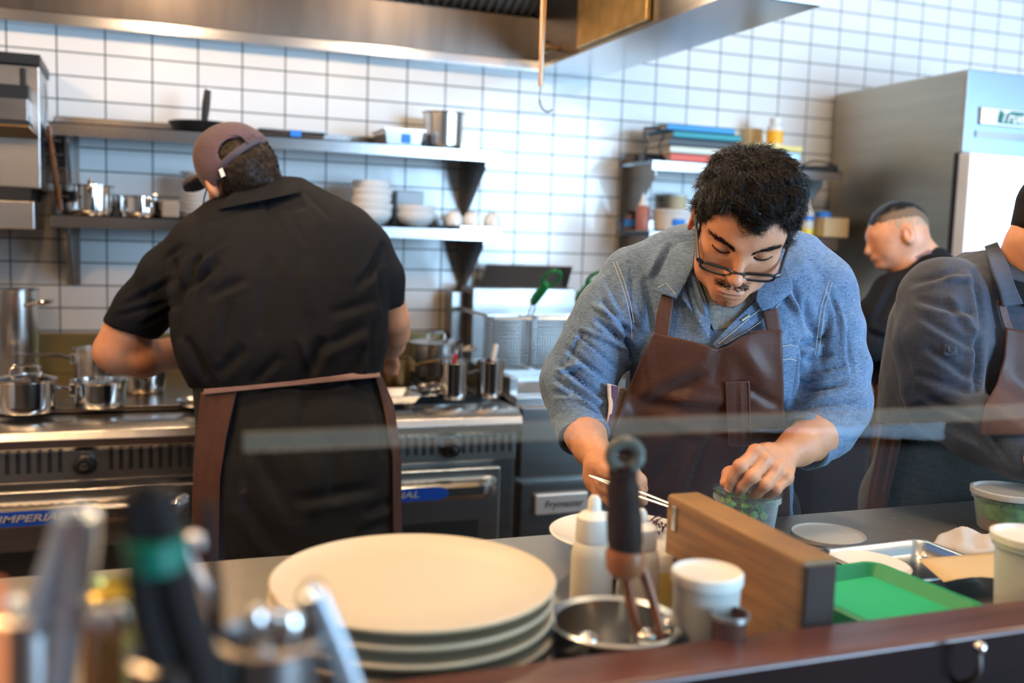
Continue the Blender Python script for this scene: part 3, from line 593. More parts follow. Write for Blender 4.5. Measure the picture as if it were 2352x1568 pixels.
# ================================================================== wall mounted machine at far left
t=thing('wall_broiler','stainless wall mounted broiler at the far left edge','broiler',(-.1,-.2,1.45))
obj('back_panel',B().box(-.45,.128,-.34,-.01,1.585,1.965),'steel',t,bevel=.004)
obj('top_cap',B().box(-.46,.132,-.35,-.01,1.966,2.0),'iron',t,bevel=.003)
obj('grip_slot',B().tube([(.083,-.345,1.955),(.083,-.345,1.89)],.009,10),'slot_black',t)
hb=obj('heater_box',B().box(-.45,.105,-.46,-.34,1.782,1.885),'steel_dark',t,bevel=.004)
obj('rating_plate',B().box(.105,.1065,-.45,-.36,1.80,1.87),'badge_silver',hb)
obj('heater_dark_top',B().box(-.452,.107,-.462,-.338,1.848,1.888),'iron',hb)
obj('heater_trim',B().box(-.45,.108,-.463,-.34,1.77,1.783),'slot_black',t)
obj('lower_hood',B().prism([(-.45,-.463,1.77),(.108,-.463,1.77),(.125,-.345,1.745),(-.45,-.345,1.745)],(0,0,-.006)),'bronze_pan',t)
obj('drip_tray',B().box(-.45,.112,-.38,-.02,1.455,1.545),'steel',t,bevel=.005)
obj('tray_gap',B().box(-.45,.10,-.37,-.03,1.545,1.585),'slot_black',t)
t=thing('wooden_paddle','narrow brown wooden paddle hanging between the broiler and the shelves','paddle',(.15,-.26,1.45))
q=[atY(a,c,-.33) for a,c in((112,290),(120,350),(130,420),(140,482))]
obj('blade',B().tube(q,[.018,.026,.028,.024],8,flat=.35,up=(1,0,0)),'bamboo',t)
for k in range(1,6):
    p=q[0]+(q[3]-q[0])*k/6;obj('binding',B().box(p[0]-.028,p[0]+.028,-.342,-.318,p[2]-.003,p[2]+.003),'iron',t)
q=[atY(a,c,-.33) for a,c in((102,190),(107,240),(104,288))]
obj('metal_tip',B().tube(curve(q,5),[.002]+[.008]*9+[.006],8,flat=.3,up=(1,0,0)),'steel_dark',t)
# ================================================================== prep counter, rail, glass shield
CT=1.0;CY=-2.405
ct=thing('prep_counter','long stainless steel prep counter in front of the cooks','counter',(1.0,-2.7,0))
obj('worktop',B().box(-1.6,3.4,-3.025,CY,.96,CT),'counter_steel',ct,bevel=.004)
obj('front_apron',B().box(-1.55,3.35,-2.98,-2.96,.1,.96),'steel_dark',ct)
obj('undershelf',B().box(-1.5,3.3,-2.94,-2.47,.32,.34),'steel',ct)
for x in(-1.5,.9,3.3):
    for y in(-2.46,-2.93): obj('leg',B().lathe([(0,0),(.02,0),(.02,.96),(0,.96)],(x,y,0),16),'steel',ct)
sw=thing('service_bar','dark reddish wooden service bar in front of the prep counter, cut off by the frame','bar',(1.0,-3.07,0))
obj('rail_cap',B().box(-1.6,3.4,-3.098,-3.030,1.045,1.083),'wood_rail',sw,bevel=.006,seg=3)
obj('front_panel',B().box(-1.6,3.4,-3.075,-3.045,.0,1.046),'wood_panel_dark',sw)
obj('rail_face',B().box(-1.6,3.4,-3.1005,-3.0975,1.04,1.0775),'wood_panel_dark',sw)
obj('guest_ledge',B().box(-1.6,.74,-3.52,-3.098,.985,1.02),'wood_rail',sw,bevel=.006)
for x in(-1.4,-.4,.6): obj('bracket',B().prism([(x,-3.08,.985),(x,-3.45,.985),(x,-3.08,.6)],(.03,0,0)),'wood_panel_dark',sw)
gs=thing('glass_shield','low clear glass pane standing on the wooden bar rail','glass shield',(1.2,-3.06,1.084))
obj('pane',B().box(.49,3.4,-3.064,-3.058,1.0835,1.300),'shield_glass',gs,smooth=False)
obj('top_edge',B().box(.49,3.4,-3.066,-3.056,1.300,1.3155),mat('edge_glass',(.40,.34,.24),.6,trans=.0,alpha=.12,spec=.1),gs,bevel=.002)
# coat hook under the rail
c=atY(2240,1500,-3.12);t=thing('coat_hook','small chrome coat hook under the bar rail at bottom right','hook',(c[0],-3.09,c[2]))
obj('plate',B().box(c[0]-.006,c[0]+.006,-3.079,-3.0755,c[2]-.045,c[2]-.02),'steel_dark',t,bevel=.001)
obj('hook',B().tube(curve([(c[0],-3.08,c[2]-.03),(c[0],-3.10,c[2]-.04),(c[0],-3.125,c[2]-.02),(c[0],-3.125,c[2]+.005)]),.003,10),'steel_dark',t)
obj('ball',B().sphere((c[0],-3.125,c[2]+.008),.0065),'polished',t)
# ================================================================== stack of big plates
pc=atZ(955,1330,1.116);PX,PY=pc[0],pc[1]+.006;PRr=.149
def bigplate(k,label):
    z=CT+.0006+k*.0166;dx,dy=(random.uniform(-.003,.003),random.uniform(-.002,.002)) if k<6 else (0,0)
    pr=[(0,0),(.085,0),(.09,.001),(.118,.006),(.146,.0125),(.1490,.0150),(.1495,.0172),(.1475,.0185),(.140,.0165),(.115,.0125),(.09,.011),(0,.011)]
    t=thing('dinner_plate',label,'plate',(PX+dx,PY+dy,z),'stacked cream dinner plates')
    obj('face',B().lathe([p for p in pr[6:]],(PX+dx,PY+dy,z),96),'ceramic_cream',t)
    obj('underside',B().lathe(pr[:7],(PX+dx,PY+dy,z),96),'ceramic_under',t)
names=['lowest','second lowest','third lowest','fourth from the bottom','third from the top','second from the top','topmost']
for k in range(7): bigplate(k,'large cream dinner plate, %s of the big stack on the counter'%names[k])
# ================================================================== plate being dressed, on a dark bowl
c=atZ(1428,1238,1.05);t=thing('dinner_plate','white plate with dark greens in front of the denim shirted cook','plate',(c[0],c[1],1.045))
obj('dish',B().lathe([(0,0),(.05,0),(.06,.002),(.098,.012),(.1035,.0155),(.1045,.0165),(.102,.0175),(.06,.007),(0,.006)],(c[0],c[1],1.045),64),'ceramic_white',t)
PL=c
t=thing('mixing_bowl','small dark steel bowl under the white plate','bowl',(c[0]-.01,c[1]-.02,CT))
obj('body',B().lathe([(0,.0006),(.035,.0006),(.055,.012),(.072,.034),(.076,.043),(.073,.043),(.05,.012),(0,.008)],(c[0]-.0,c[1]-.0,CT),48),'steel_dark',t)
gc=atZ(1492,1218,1.058);b=B()
rn=random.Random(3)
for i in range(42):
    a=rn.uniform(0,2*PI);l=rn.uniform(.012,.028);p=np.array([gc[0]+rn.gauss(0,.010),gc[1]+rn.gauss(0,.008),1.054+rn.uniform(0,.014)]);d=np.array([math.cos(a),math.sin(a),rn.uniform(-.1,.9)])
    b.tube([p,p+d*l*.5+[0,0,.003],p+d*l],[.001,.0025,.0004],5,flat=.4)
tag(obj('salad_greens',b,mat('purple_leaf',(.06,.018,.03),.4,var=.5,vscale=90)),'small heap of dark purple leaves on the white plate','greens')['kind']='stuff'
# ================================================================== squeeze bottles
def squeeze(px,py,D,r,h,label,m='soft_white_plastic'):
    p=V(px,py,D);x,y=p[0],p[1];top=p[2];z=CT;s=top-z
    t=thing('squeeze_bottle',label,'squeeze bottle',(x,y,z))
    obj('body',B().lathe([(0,.0006),(r*.96,.0006),(r,.004),(r,s*.56),(r*.92,s*.63),(r*.78,s*.66),(r*.78,s*.68)],(x,y,z),36),m,t)
    obj('cap',B().lathe([(r*.82,s*.665),(r*.84,s*.68),(r*.80,s*.84),(r*.6,s*.87),(r*.33,s*.89),(r*.30,s*.97),(r*.18,s),(0,s)],(x,y,z),36),'white_plastic',t)
squeeze(1366,1138,1.22,.0262,.2,'white squeeze bottle standing left of the dark handled tool')
squeeze(1472,1168,1.24,.0262,.2,'white squeeze bottle half hidden right of the dark handled tool')
p=V(1520,1262,1.28);t=thing('sauce_bottle','short yellow bottle behind the left end of the wooden block','bottle',(p[0],p[1],CT))
obj('body',B().lathe([(0,.0006),(.021,.0006),(.022,.004),(.022,.065),(.016,.074),(.012,.078),(0,.078)],(p[0]-.004,p[1],CT),28),'soft_white_plastic',t)
obj('label',B().lathe([(.0225,.012),(.0225,.060)],(p[0]-.004,p[1],CT),28),'yellow_sauce',t)
# ================================================================== dark handled tool in a steel insert
c=V(1413,1428,1.045);ic=c;rr=.0665;hh=c[2]-CT
t=thing('bain_marie','round steel insert holding the dark handled tool on the counter','steel insert',(c[0],c[1],CT))
obj('body',B().lathe([(0,.0006),(rr*.9,.0006),(rr*.93,.006),(rr*.97,hh-.004),(rr+.004,hh-.001),(rr+.006,hh+.002),(rr+.003,hh+.004),(rr*.94,hh),(rr*.9,.008),(0,.006)],(c[0],c[1],CT),56),'polished_soft',t)
t=thing('meat_fork_tool','dark brown handled tool with a ring end standing in the round steel insert','kitchen tool',V(1436,1265,1.03)*[1,1,0]+[0,0,CT+.012])
q=[V(1436,1262,1.02),V(1434,1200,1.015),V(1432,1130,1.01),V(1430,1078,1.005),V(1430,1060,1.0)]
obj('handle',B().tube(curve(q,5),[.0205]*2+[.022]*5+[.0205]*5+[.0175]*5+[.013]*4,16,flat=.8),'dark_handle',t)
rp=[V(1436+33*math.cos(a),1046+31*math.sin(a),1.0) for a in np.linspace(0,2*PI,25)]
obj('ring',B().tube(rp,.0065,10,cap=False),mat('ring_grey',(.08,.09,.085),.35),t)
obj('collar',B().tube([V(1438,1262,1.02),V(1437,1275,1.02),V(1436,1305,1.025),V(1438,1325,1.025)],[.0225,.025,.0235,.014],16,flat=.8),'wood_rust',t)
obj('prong',B().tube([V(1438,1315,1.025),V(1448,1380,1.03),V(1466,1450,1.035),V(1478,1500,1.04)],[.009,.0085,.008,.006],10,flat=.6),'wood_rust',t)
obj('prong',B().tube([V(1470,1290,1.02),V(1490,1350,1.02),V(1508,1410,1.02),V(1522,1470,1.02)],[.008,.0075,.0075,.006],10,flat=.6),'wood_rust',t)
for k,(a,l,lab) in enumerate(((-2.4,.05,'leaning left'),(-1.2,.045,'at the front'),(-.3,.04,'leaning right'))):
    p=ic+np.array([math.cos(a)*.03,math.sin(a)*.025,-.035]);t=thing('spoon','steel tasting spoon in the round insert, '+lab,'spoon',(p[0],p[1],CT+.01),'tasting spoons in the round insert')
    d=np.array([math.cos(a)*.5,math.sin(a)*.2,.55]);obj('handle',B().tube([p-d*.03,p+d*.04],.002,6),'polished',t)
    obj('spoon_bowl',B().sphere(p+d*.055,(.013,.011,.008)),'polished',t)
# ================================================================== spice jar
c=V(1625,1312,1.045);t=thing('deli_cup','cloudy plastic cup with a white lid and orange paste in front of the wooden block','cup',(c[0],c[1],CT))
h=c[2]-CT;r=.0365
obj('body',B().lathe([(0,.0006),(r*.86,.0006),(r*.88,.004),(r*.97,h-.008),(r*.95,h-.008),(r*.84,.006),(0,.004)],(c[0],c[1],CT),44),'cloudy_plastic',t)
obj('orange_sticker',B().lathe([(r*.935,.030),(r*.95,.062)],(c[0],c[1],CT),60),'orange_label',t) if False else None
obj('lid',B().lathe([(r*1.0,h-.012),(r*1.03,h-.01),(r*1.03,h),(r*.97,h+.002),(r*.9,h-.002),(0,h-.002)],(c[0],c[1],CT),44),'white_plastic',t)
obj('contents',B().lathe([(0,.005),(r*.8,.005),(r*.83,.035),(r*.5,.042),(0,.04)],(c[0],c[1],CT),30),mat('orange_paste',(.55,.25,.08),.5,var=.4,vscale=60),t)
c=V(1690,1440,1.0);c=np.array([c[0],-2.995,c[2]]);t=thing('measuring_ring','small dark cup with a steel rim beside the deli cup','cup',(c[0],c[1],CT))
c=V(1702,1425,.985)
obj('body',B().lathe([(0,.0006),(.016,.0006),(.018,c[2]-CT-.004),(.0195,c[2]-CT),(.018,c[2]-CT),(.015,.006),(0,.004)],(c[0],c[1]+.02,CT),32),'dark_sauce',t);obj('rim',B().lathe([(.0185,c[2]-CT-.004),(.0205,c[2]-CT-.004),(.0205,c[2]-CT+.001),(.0185,c[2]-CT+.001)],(c[0],c[1]+.02,CT),32,close=True),'steel',t)
# ================================================================== wooden block
x0,x1=1.060,1.108;y0,y1=-3.022,-2.735
t=thing('wooden_block','thick brown wooden board standing on edge on the counter','wooden board',((x0+x1)/2,(y0+y1)/2,CT))
obj('board',B().box(x0,x1,y0+.002,y1,CT+.0006,1.15),'wood_warm',t,bevel=.006,seg=3)
obj('end_grain',B().box(x0+.005,x1-.005,y0-.002,y0+.003,CT+.006,1.144),'wood_end',t,bevel=.002)
for zz in(1.06,1.125): obj('clip',B().box(x0-.003,x0+.001,y1-.030,y1-.020,zz-.018,zz+.014),'steel',t,bevel=.001)
# ================================================================== green tray
P=[np.array(p) for p in (atZ(1925,1285,1.02),atZ(2050,1290,1.02),atZ(2285,1398,1.02),atZ(2030,1500,1.02))]
P[0]=np.array([1.36,-2.66,1.02]);P[0]=np.array([1.28,-2.70,1.02])
cx=np.array([1.315,-2.855,CT]);ang=math.radians(-40)
t=thing('cutting_board','bright green plastic cutting board with a raised rim beside the wooden block','cutting board',cx)
a=atZ(2288,1395,1.045);bq=atZ(2005,1283,1.045);d=a-bq;d/=np.linalg.norm(d);nrm=np.array([d[1],-d[0],0])
if nrm[1]>0:nrm=-nrm
A=bq;Bq=a+d*.0;L=np.linalg.norm(Bq-A);Wd=.19
def rr_poly(o,d,n_,L,Wd,r,z,k=6):
    out=[];cs=[(r,r,PI,1.5*PI),(L-r,r,1.5*PI,2*PI),(L-r,Wd-r,0,.5*PI),(r,Wd-r,.5*PI,PI)]
    for cx_,cy_,a0,a1 in cs:
        for i in range(k+1):
            an=a0+(a1-a0)*i/k;out.append(o+d*(cx_+r*math.cos(an))+n_*(cy_+r*math.sin(an))+np.array([0,0,z-o[2]]))
    return out
v=[];rings=[(0,.0,CT+.0215),(0,.0,CT+.042),(.003,0,CT+.045),(.010,0,CT+.045),(.020,0,CT+.029)]
for ins,_,z in rings: v+=rr_poly(A+d*ins+nrm*ins,d,nrm,L-2*ins,Wd-2*ins,max(.026-ins,.005),z)
n=28;f=[tuple(range(n))[::-1]]
for k in range(4): f+=[(k*n+i,k*n+(i+1)%n,(k+1)*n+(i+1)%n,(k+1)*n+i) for i in range(n)]
obj('rim',B().add(v,f),'green_tray_rim',t);
obj('surface',B().add(v[4*n:],[tuple(range(n))]),'green_tray',t,smooth=False)
# keep it behind the rail
# ================================================================== lid, sheet pan, plate, paper, towel
c=atZ(1902,1226,CT+.006);t=thing('flat_lid','clear round plastic lid lying on the counter right of the cup','lid',(c[0],c[1],CT))
obj('rim',B().lathe([(.054,.0006),(.0595,.0008),(.0600,.007),(.0585,.0085),(.0565,.007),(.055,.004)],(c[0],c[1],CT),64,close=False),'cloudy_plastic',t)
obj('disc',B().lathe([(0,.0045),(.056,.0045),(.056,.0055),(0,.0055)],(c[0],c[1],CT),64),'cloudy_plastic',t)
def panshape(o,d,n_,L,Wd,h,m,t,name='body'):
    v=[];n=28
    for ins,z in ((.014,CT+.001),(.004,CT+h-.002),(0,CT+h),(-.003,CT+h+.001),(-.006,CT+h-.002)): v+=rr_poly(o+d*ins+n_*ins,d,n_,L-2*ins,Wd-2*ins,.018,z)
    f=[tuple(range(n))[::-1]]
    for k in range(4): f+=[(k*n+i,k*n+(i+1)%n,(k+1)*n+(i+1)%n,(k+1)*n+i) for i in range(n)]
    ob=obj(name,B().add(v,f),m,t);md=ob.modifiers.new('s','SOLIDIFY');md.thickness=.001;return ob
a=atZ(1880,1262,CT+.02);b2=atZ(2110,1236,CT+.02);c3=atZ(2260,1310,CT+.02)
d=b2-a;L=np.linalg.norm(d);d/=L;nn=np.array([d[1],-d[0],0]);nn=nn if nn[1]<0 else -nn
t=thing('sheet_pan','shallow aluminium sheet pan on the counter beyond the green board','sheet pan',(a+b2)/2)
panshape(a,d,nn,L,.155,.02,'polished_soft',t)
c=atZ(1990,1300,CT+.012);t=thing('side_plate','white plate edge showing between the sheet pan and the green board','plate',(c[0],c[1],CT+.003))
obj('dish',B().lathe([(0,0),(.04,0),(.063,.010),(.067,.013),(.064,.0145),(.04,.005),(0,.004)],(c[0]-.005,c[1]-.0,CT+.003),48),'ceramic_white',t)
q=[atZ(2108,1283,CT+.026),atZ(2352,1262,CT+.026),atZ(2400,1330,CT+.026),atZ(2168,1336,CT+.026)]
v=[];f=[];N=8
for i in range(N+1):
    for j in range(N+1):
        s_,t_=i/N,j/N;p=(1-t_)*((1-s_)*q[0]+s_*q[1])+t_*((1-s_)*q[3]+s_*q[2]);v.append(p+np.array([0,0,.006*math.sin(s_*5)*t_]))
for i in range(N):
    for j in range(N): f.append((i*(N+1)+j,(i+1)*(N+1)+j,(i+1)*(N+1)+j+1,i*(N+1)+j+1))
ob=one('kraft_paper',B().add(v,f),'kraft','sheet of brown kraft paper resting on the sheet pan at the right','paper');md=ob.modifiers.new('s','SOLIDIFY');md.thickness=.0006
c=atZ(2228,1248,CT+.012);v=[];f=[];N=40;rn=np.random.RandomState(5)
for i in range(N+1):
    for j in range(N+1):
        a_=i/N*2-1;b_=j/N*2-1;e=max(0,1-(abs(a_)**3.5+abs(b_)**3.5));x=a_*.072+.006*math.sin(b_*4);y=b_*.05+.005*math.sin(a_*5+1)
        z=.030*e**.35*(.72+.16*math.sin(a_*4.3+b_*2)+.12*math.sin(b_*6.1-a_*3))+rn.uniform(0,.0012)
        v.append((c[0]+x*.9-y*.35,c[1]+y*.9+x*.35,CT+.0006+max(z,0)))
for i in range(N):
    for j in range(N): f.append((i*(N+1)+j,(i+1)*(N+1)+j,(i+1)*(N+1)+j+1,i*(N+1)+j+1))
one('kitchen_towel',B().add(v,f),'towel_white','folded white terry towel with pinkish stains on the counter at the right','towel')
# ================================================================== deli containers
def deli(px,py,D,rt,h,label,lid='cloudy_plastic',layers=(),z0=None,m='thin_clear',name='deli_container'):
    p=V(px,py,D);z=CT if z0 is None else z0;x,y=p[0],p[1];s=h
    t=thing(name,label,'container',(x,y,z))
    rb=rt*.80
    obj('body',B().lathe([(0,.0008),(rb-.004,.0008),(rb,.005),(rt-.004,s-.016),(rt,s-.014),(rt,s)],(x,y,z),64),m,t)
    if lid: obj('lid',B().lathe([(rt+.001,s-.008),(rt+.0025,s-.007),(rt+.003,s+.002),(rt-.002,s+.003),(rt-.004,s-.002),(0,s-.002)],(x,y,z),64),lid,t)
    else: obj('rim',B().lathe([(rt-.001,s-.003),(rt+.0015,s-.003),(rt+.002,s-.001),(rt+.0015,s+.001),(rt-.001,s+.001)],(x,y,z),64,close=True),'clear_plastic',t)
    for (h0,h1,mm,nm) in layers:
        r0=rb+(rt-rb)*h0/s-.003;r1=rb+(rt-rb)*h1/s-.003
        v=[];f=[];n=48;rn=np.random.RandomState(int(h1*1e4)%99)
        prof=[(0,h0),(r0,h0)]+[(r0+(r1-r0)*k/6,h0+(h1-h0)*k/6) for k in range(1,7)]+[(r1*.7,h1+.004),(r1*.3,h1+.006),(0,h1+.004)]
        bb=B().lathe(prof,(x,y,z),n)
        bb.v=[(a+(rn.uniform(-1,0)*.003*(1 if abs(a-x)+abs(b_-y)>.001 else 0))*np.sign(a-x),b_+rn.uniform(-1,0)*.003*np.sign(b_-y),c_+rn.uniform(-.0025,.0025)*(c_>z+h0+.001)) for a,b_,c_ in bb.v]
        ob=obj(nm,bb,mm,t)
    return t,(x,y,z)
deli(2322,1100,1.72,.0605,.070,'lidded clear container of chopped herbs at the right edge of the counter',layers=((.002,.022,'mushroom_brown','mushrooms'),(.024,.048,'herb_green','herbs')),)
deli(2372,1250,1.25,.047,.125,'tall cloudy container at the far right edge, nearest to the bar',lid='white_plastic',layers=((.002,.035,'herb_dark','sauce'),),m='cloudy_plastic')
# small crumbs on the steel
b=B();rn=random.Random(9)
for px,py in((1995,1191),(2054,1190),(2146,1168),(2255,1188),(2090,1220),(2064,1218),(2030,1245)):
    c=atZ(px,py,CT+.001);b.sphere(c,(.0012,.001,.0008),6,4)
one('crumb',b,'ceramic_cream','tiny pale crumbs scattered on the counter between lid and containers','crumbs')['kind']='stuff'
# ================================================================== guests' side: utensils in steel crocks at bottom left
GL=1.021
def crock(px,py,D,r,label,m='polished_soft'):
    c=V(px,py,D);h=c[2]-GL;t=thing('utensil_crock',label,'crock',(c[0],c[1],GL))
    obj('body',B().lathe([(0,.0005),(r*.94,.0005),(r*.96,.004),(r,h-.003),(r+.003,h),(r,h+.002),(r-.002,h-.002),(r*.93,.006),(0,.005)],(c[0],c[1],GL),48),m,t);return c
mat('brass_glow',(.50,.40,.10),.22,.8,.1,60,.2,9);mat('tong_blue',(.62,.70,.76),.25,.85);mat('tong_grey',(.018,.015,.014),.75,spec=.12)
crock(255,1348,.60,.0175,'brass toned narrow utensil crock at bottom left','brass_glow')
crock(60,1400,.52,.020,'steel utensil crock in the lower left corner')
crock(620,1462,.52,.026,'dark steel utensil crock in front of the plate stack','steel_dark')
crock(400,1500,.50,.021,'steel utensil crock under the green banded tongs','steel_dark')
def tongs(label,pts,D,m,r=.004,spread=.012,band=None,w_=1.0):
    P=[V(*p,D+i*.004) for i,p in enumerate(pts)];t=thing('tongs',label,'tongs',np.array(P[-1])*[1,1,0]+[0,0,GL])
    side=R[0];n=len(P)
    for s in(-1,1):
        q=[P[i]+side*s*spread*(.35+.65*min(1,i/(n-1)*1.5)) for i in range(n)]
        obj('arm',B().tube(curve(q,5),r*2.3,10,flat=1.0),m,t)
    top=[P[0]-side*spread*.35,P[0]+(P[0]-P[1])*.10-side*spread*.2,P[0]+(P[0]-P[1])*.14,P[0]+(P[0]-P[1])*.10+side*spread*.2,P[0]+side*spread*.35]
    obj('spring_end',B().tube(curve(top,4),r*1.5,10,flat=.5),m,t)
    if band:
        i=band;q=(P[i]+P[i+1])/2;obj('band',B().tube([P[i]+(P[i+1]-P[i])*.2,P[i]+(P[i+1]-P[i])*.9],.0185,14,flat=.8),'dark_band_green',t)
    return t
tongs('silvery blue tongs leaning right at the bottom left',[(178,1180),(165,1260),(140,1360),(115,1460),(90,1620)],.50,'tong_blue',r=.0034,spread=.009)
tongs('dark tongs with a green band, upright at the bottom left',[(338,1125),(352,1210),(365,1300),(385,1400),(420,1520),(440,1640)],.47,'tong_grey',r=.0040,spread=.009,band=1)
q=[(476,1150),(480,1230),(492,1320),(498,1400),(500,1500),(500,1640)]
P=[V(*p,.52) for p in q];t=thing('spatula','dark grey handled spatula standing right of the green banded tongs','spatula',P[-1]*[1,1,0]+[0,0,GL])
obj('handle',B().tube(curve(P,5),[.0035]+[.0048]*(len(curve(P,5))-1),10,flat=.7),'tong_grey',t)
q=[(470,1255),(455,1236),(436,1236),(428,1256),(436,1285),(455,1320),(478,1360),(492,1420)]
P=[V(*p,.55) for p in q];t=thing('ladle','ladle with a hooked pale steel handle beside the grey spatula','ladle',V(492,1420,.55)*[1,1,0]+[0,0,GL])
obj('handle',B().tube(curve(P,5),.0036,10,flat=.8),'badge_silver',t)
q=[(722,1362),(745,1420),(775,1500),(810,1600)];tongs('bright steel tongs leaning over the plate stack at the bottom',q,.52,'tong_blue',r=.0022,spread=.0022)
q=[V(700,1380,.53),V(712,1352,.53),V(728,1352,.53),V(735,1376,.53)];t=thing('rubber_scraper','short dark rubber scraper head beside the bright steel tongs','scraper',V(712,1360,.53)*[1,1,0]+[0,0,GL]);obj('head',B().tube(curve(q,4),.004,8),'black_rubber',t);obj('shaft',B().tube([q[0],V(690,1600,.53)],.003,8),'steel_dark',t)
rn=random.Random(4)
for k,(px,py) in enumerate(((225,1430),(270,1425),(365,1440),(460,1480),(588,1430),(633,1432),(665,1440),(605,1520))):
    c=V(px,py,.50);e=V(px+rn.uniform(-25,25),py+260,.53);t=thing('spoon',['steel spoon, left of the green banded tongs, leftmost in the brass toned crock','steel spoon, left of the green banded tongs, the right one by the brass crock','steel spoon just right of the foot of the green banded tongs','steel spoon under the hooked ladle handle','leftmost spoon in the crock before the plate stack','middle spoon in the crock before the plate stack','rightmost spoon in the crock before the plate stack','lowest spoon in the crock before the plate stack'][k],'spoon',e*[1,1,0]+[0,0,GL],'spoons standing in the crocks')
    obj('spoon_bowl',B().sphere(c,(.0062,.004,.009)),'polished',t);obj('handle',B().tube([c,e],.0018,6),'polished',t)
p=V(-6,1400,.42);t=thing('orange_utensil','orange handled utensil cut off by the left edge','utensil',p*[1,1,0]+[0,0,GL]);obj('handle',B().tube([V(-8,1340,.42),V(-10,1500,.42),V(-12,1700,.42)],[.003,.004,.004],10),mat('orange_handle',(.85,.20,.04),.4),t)
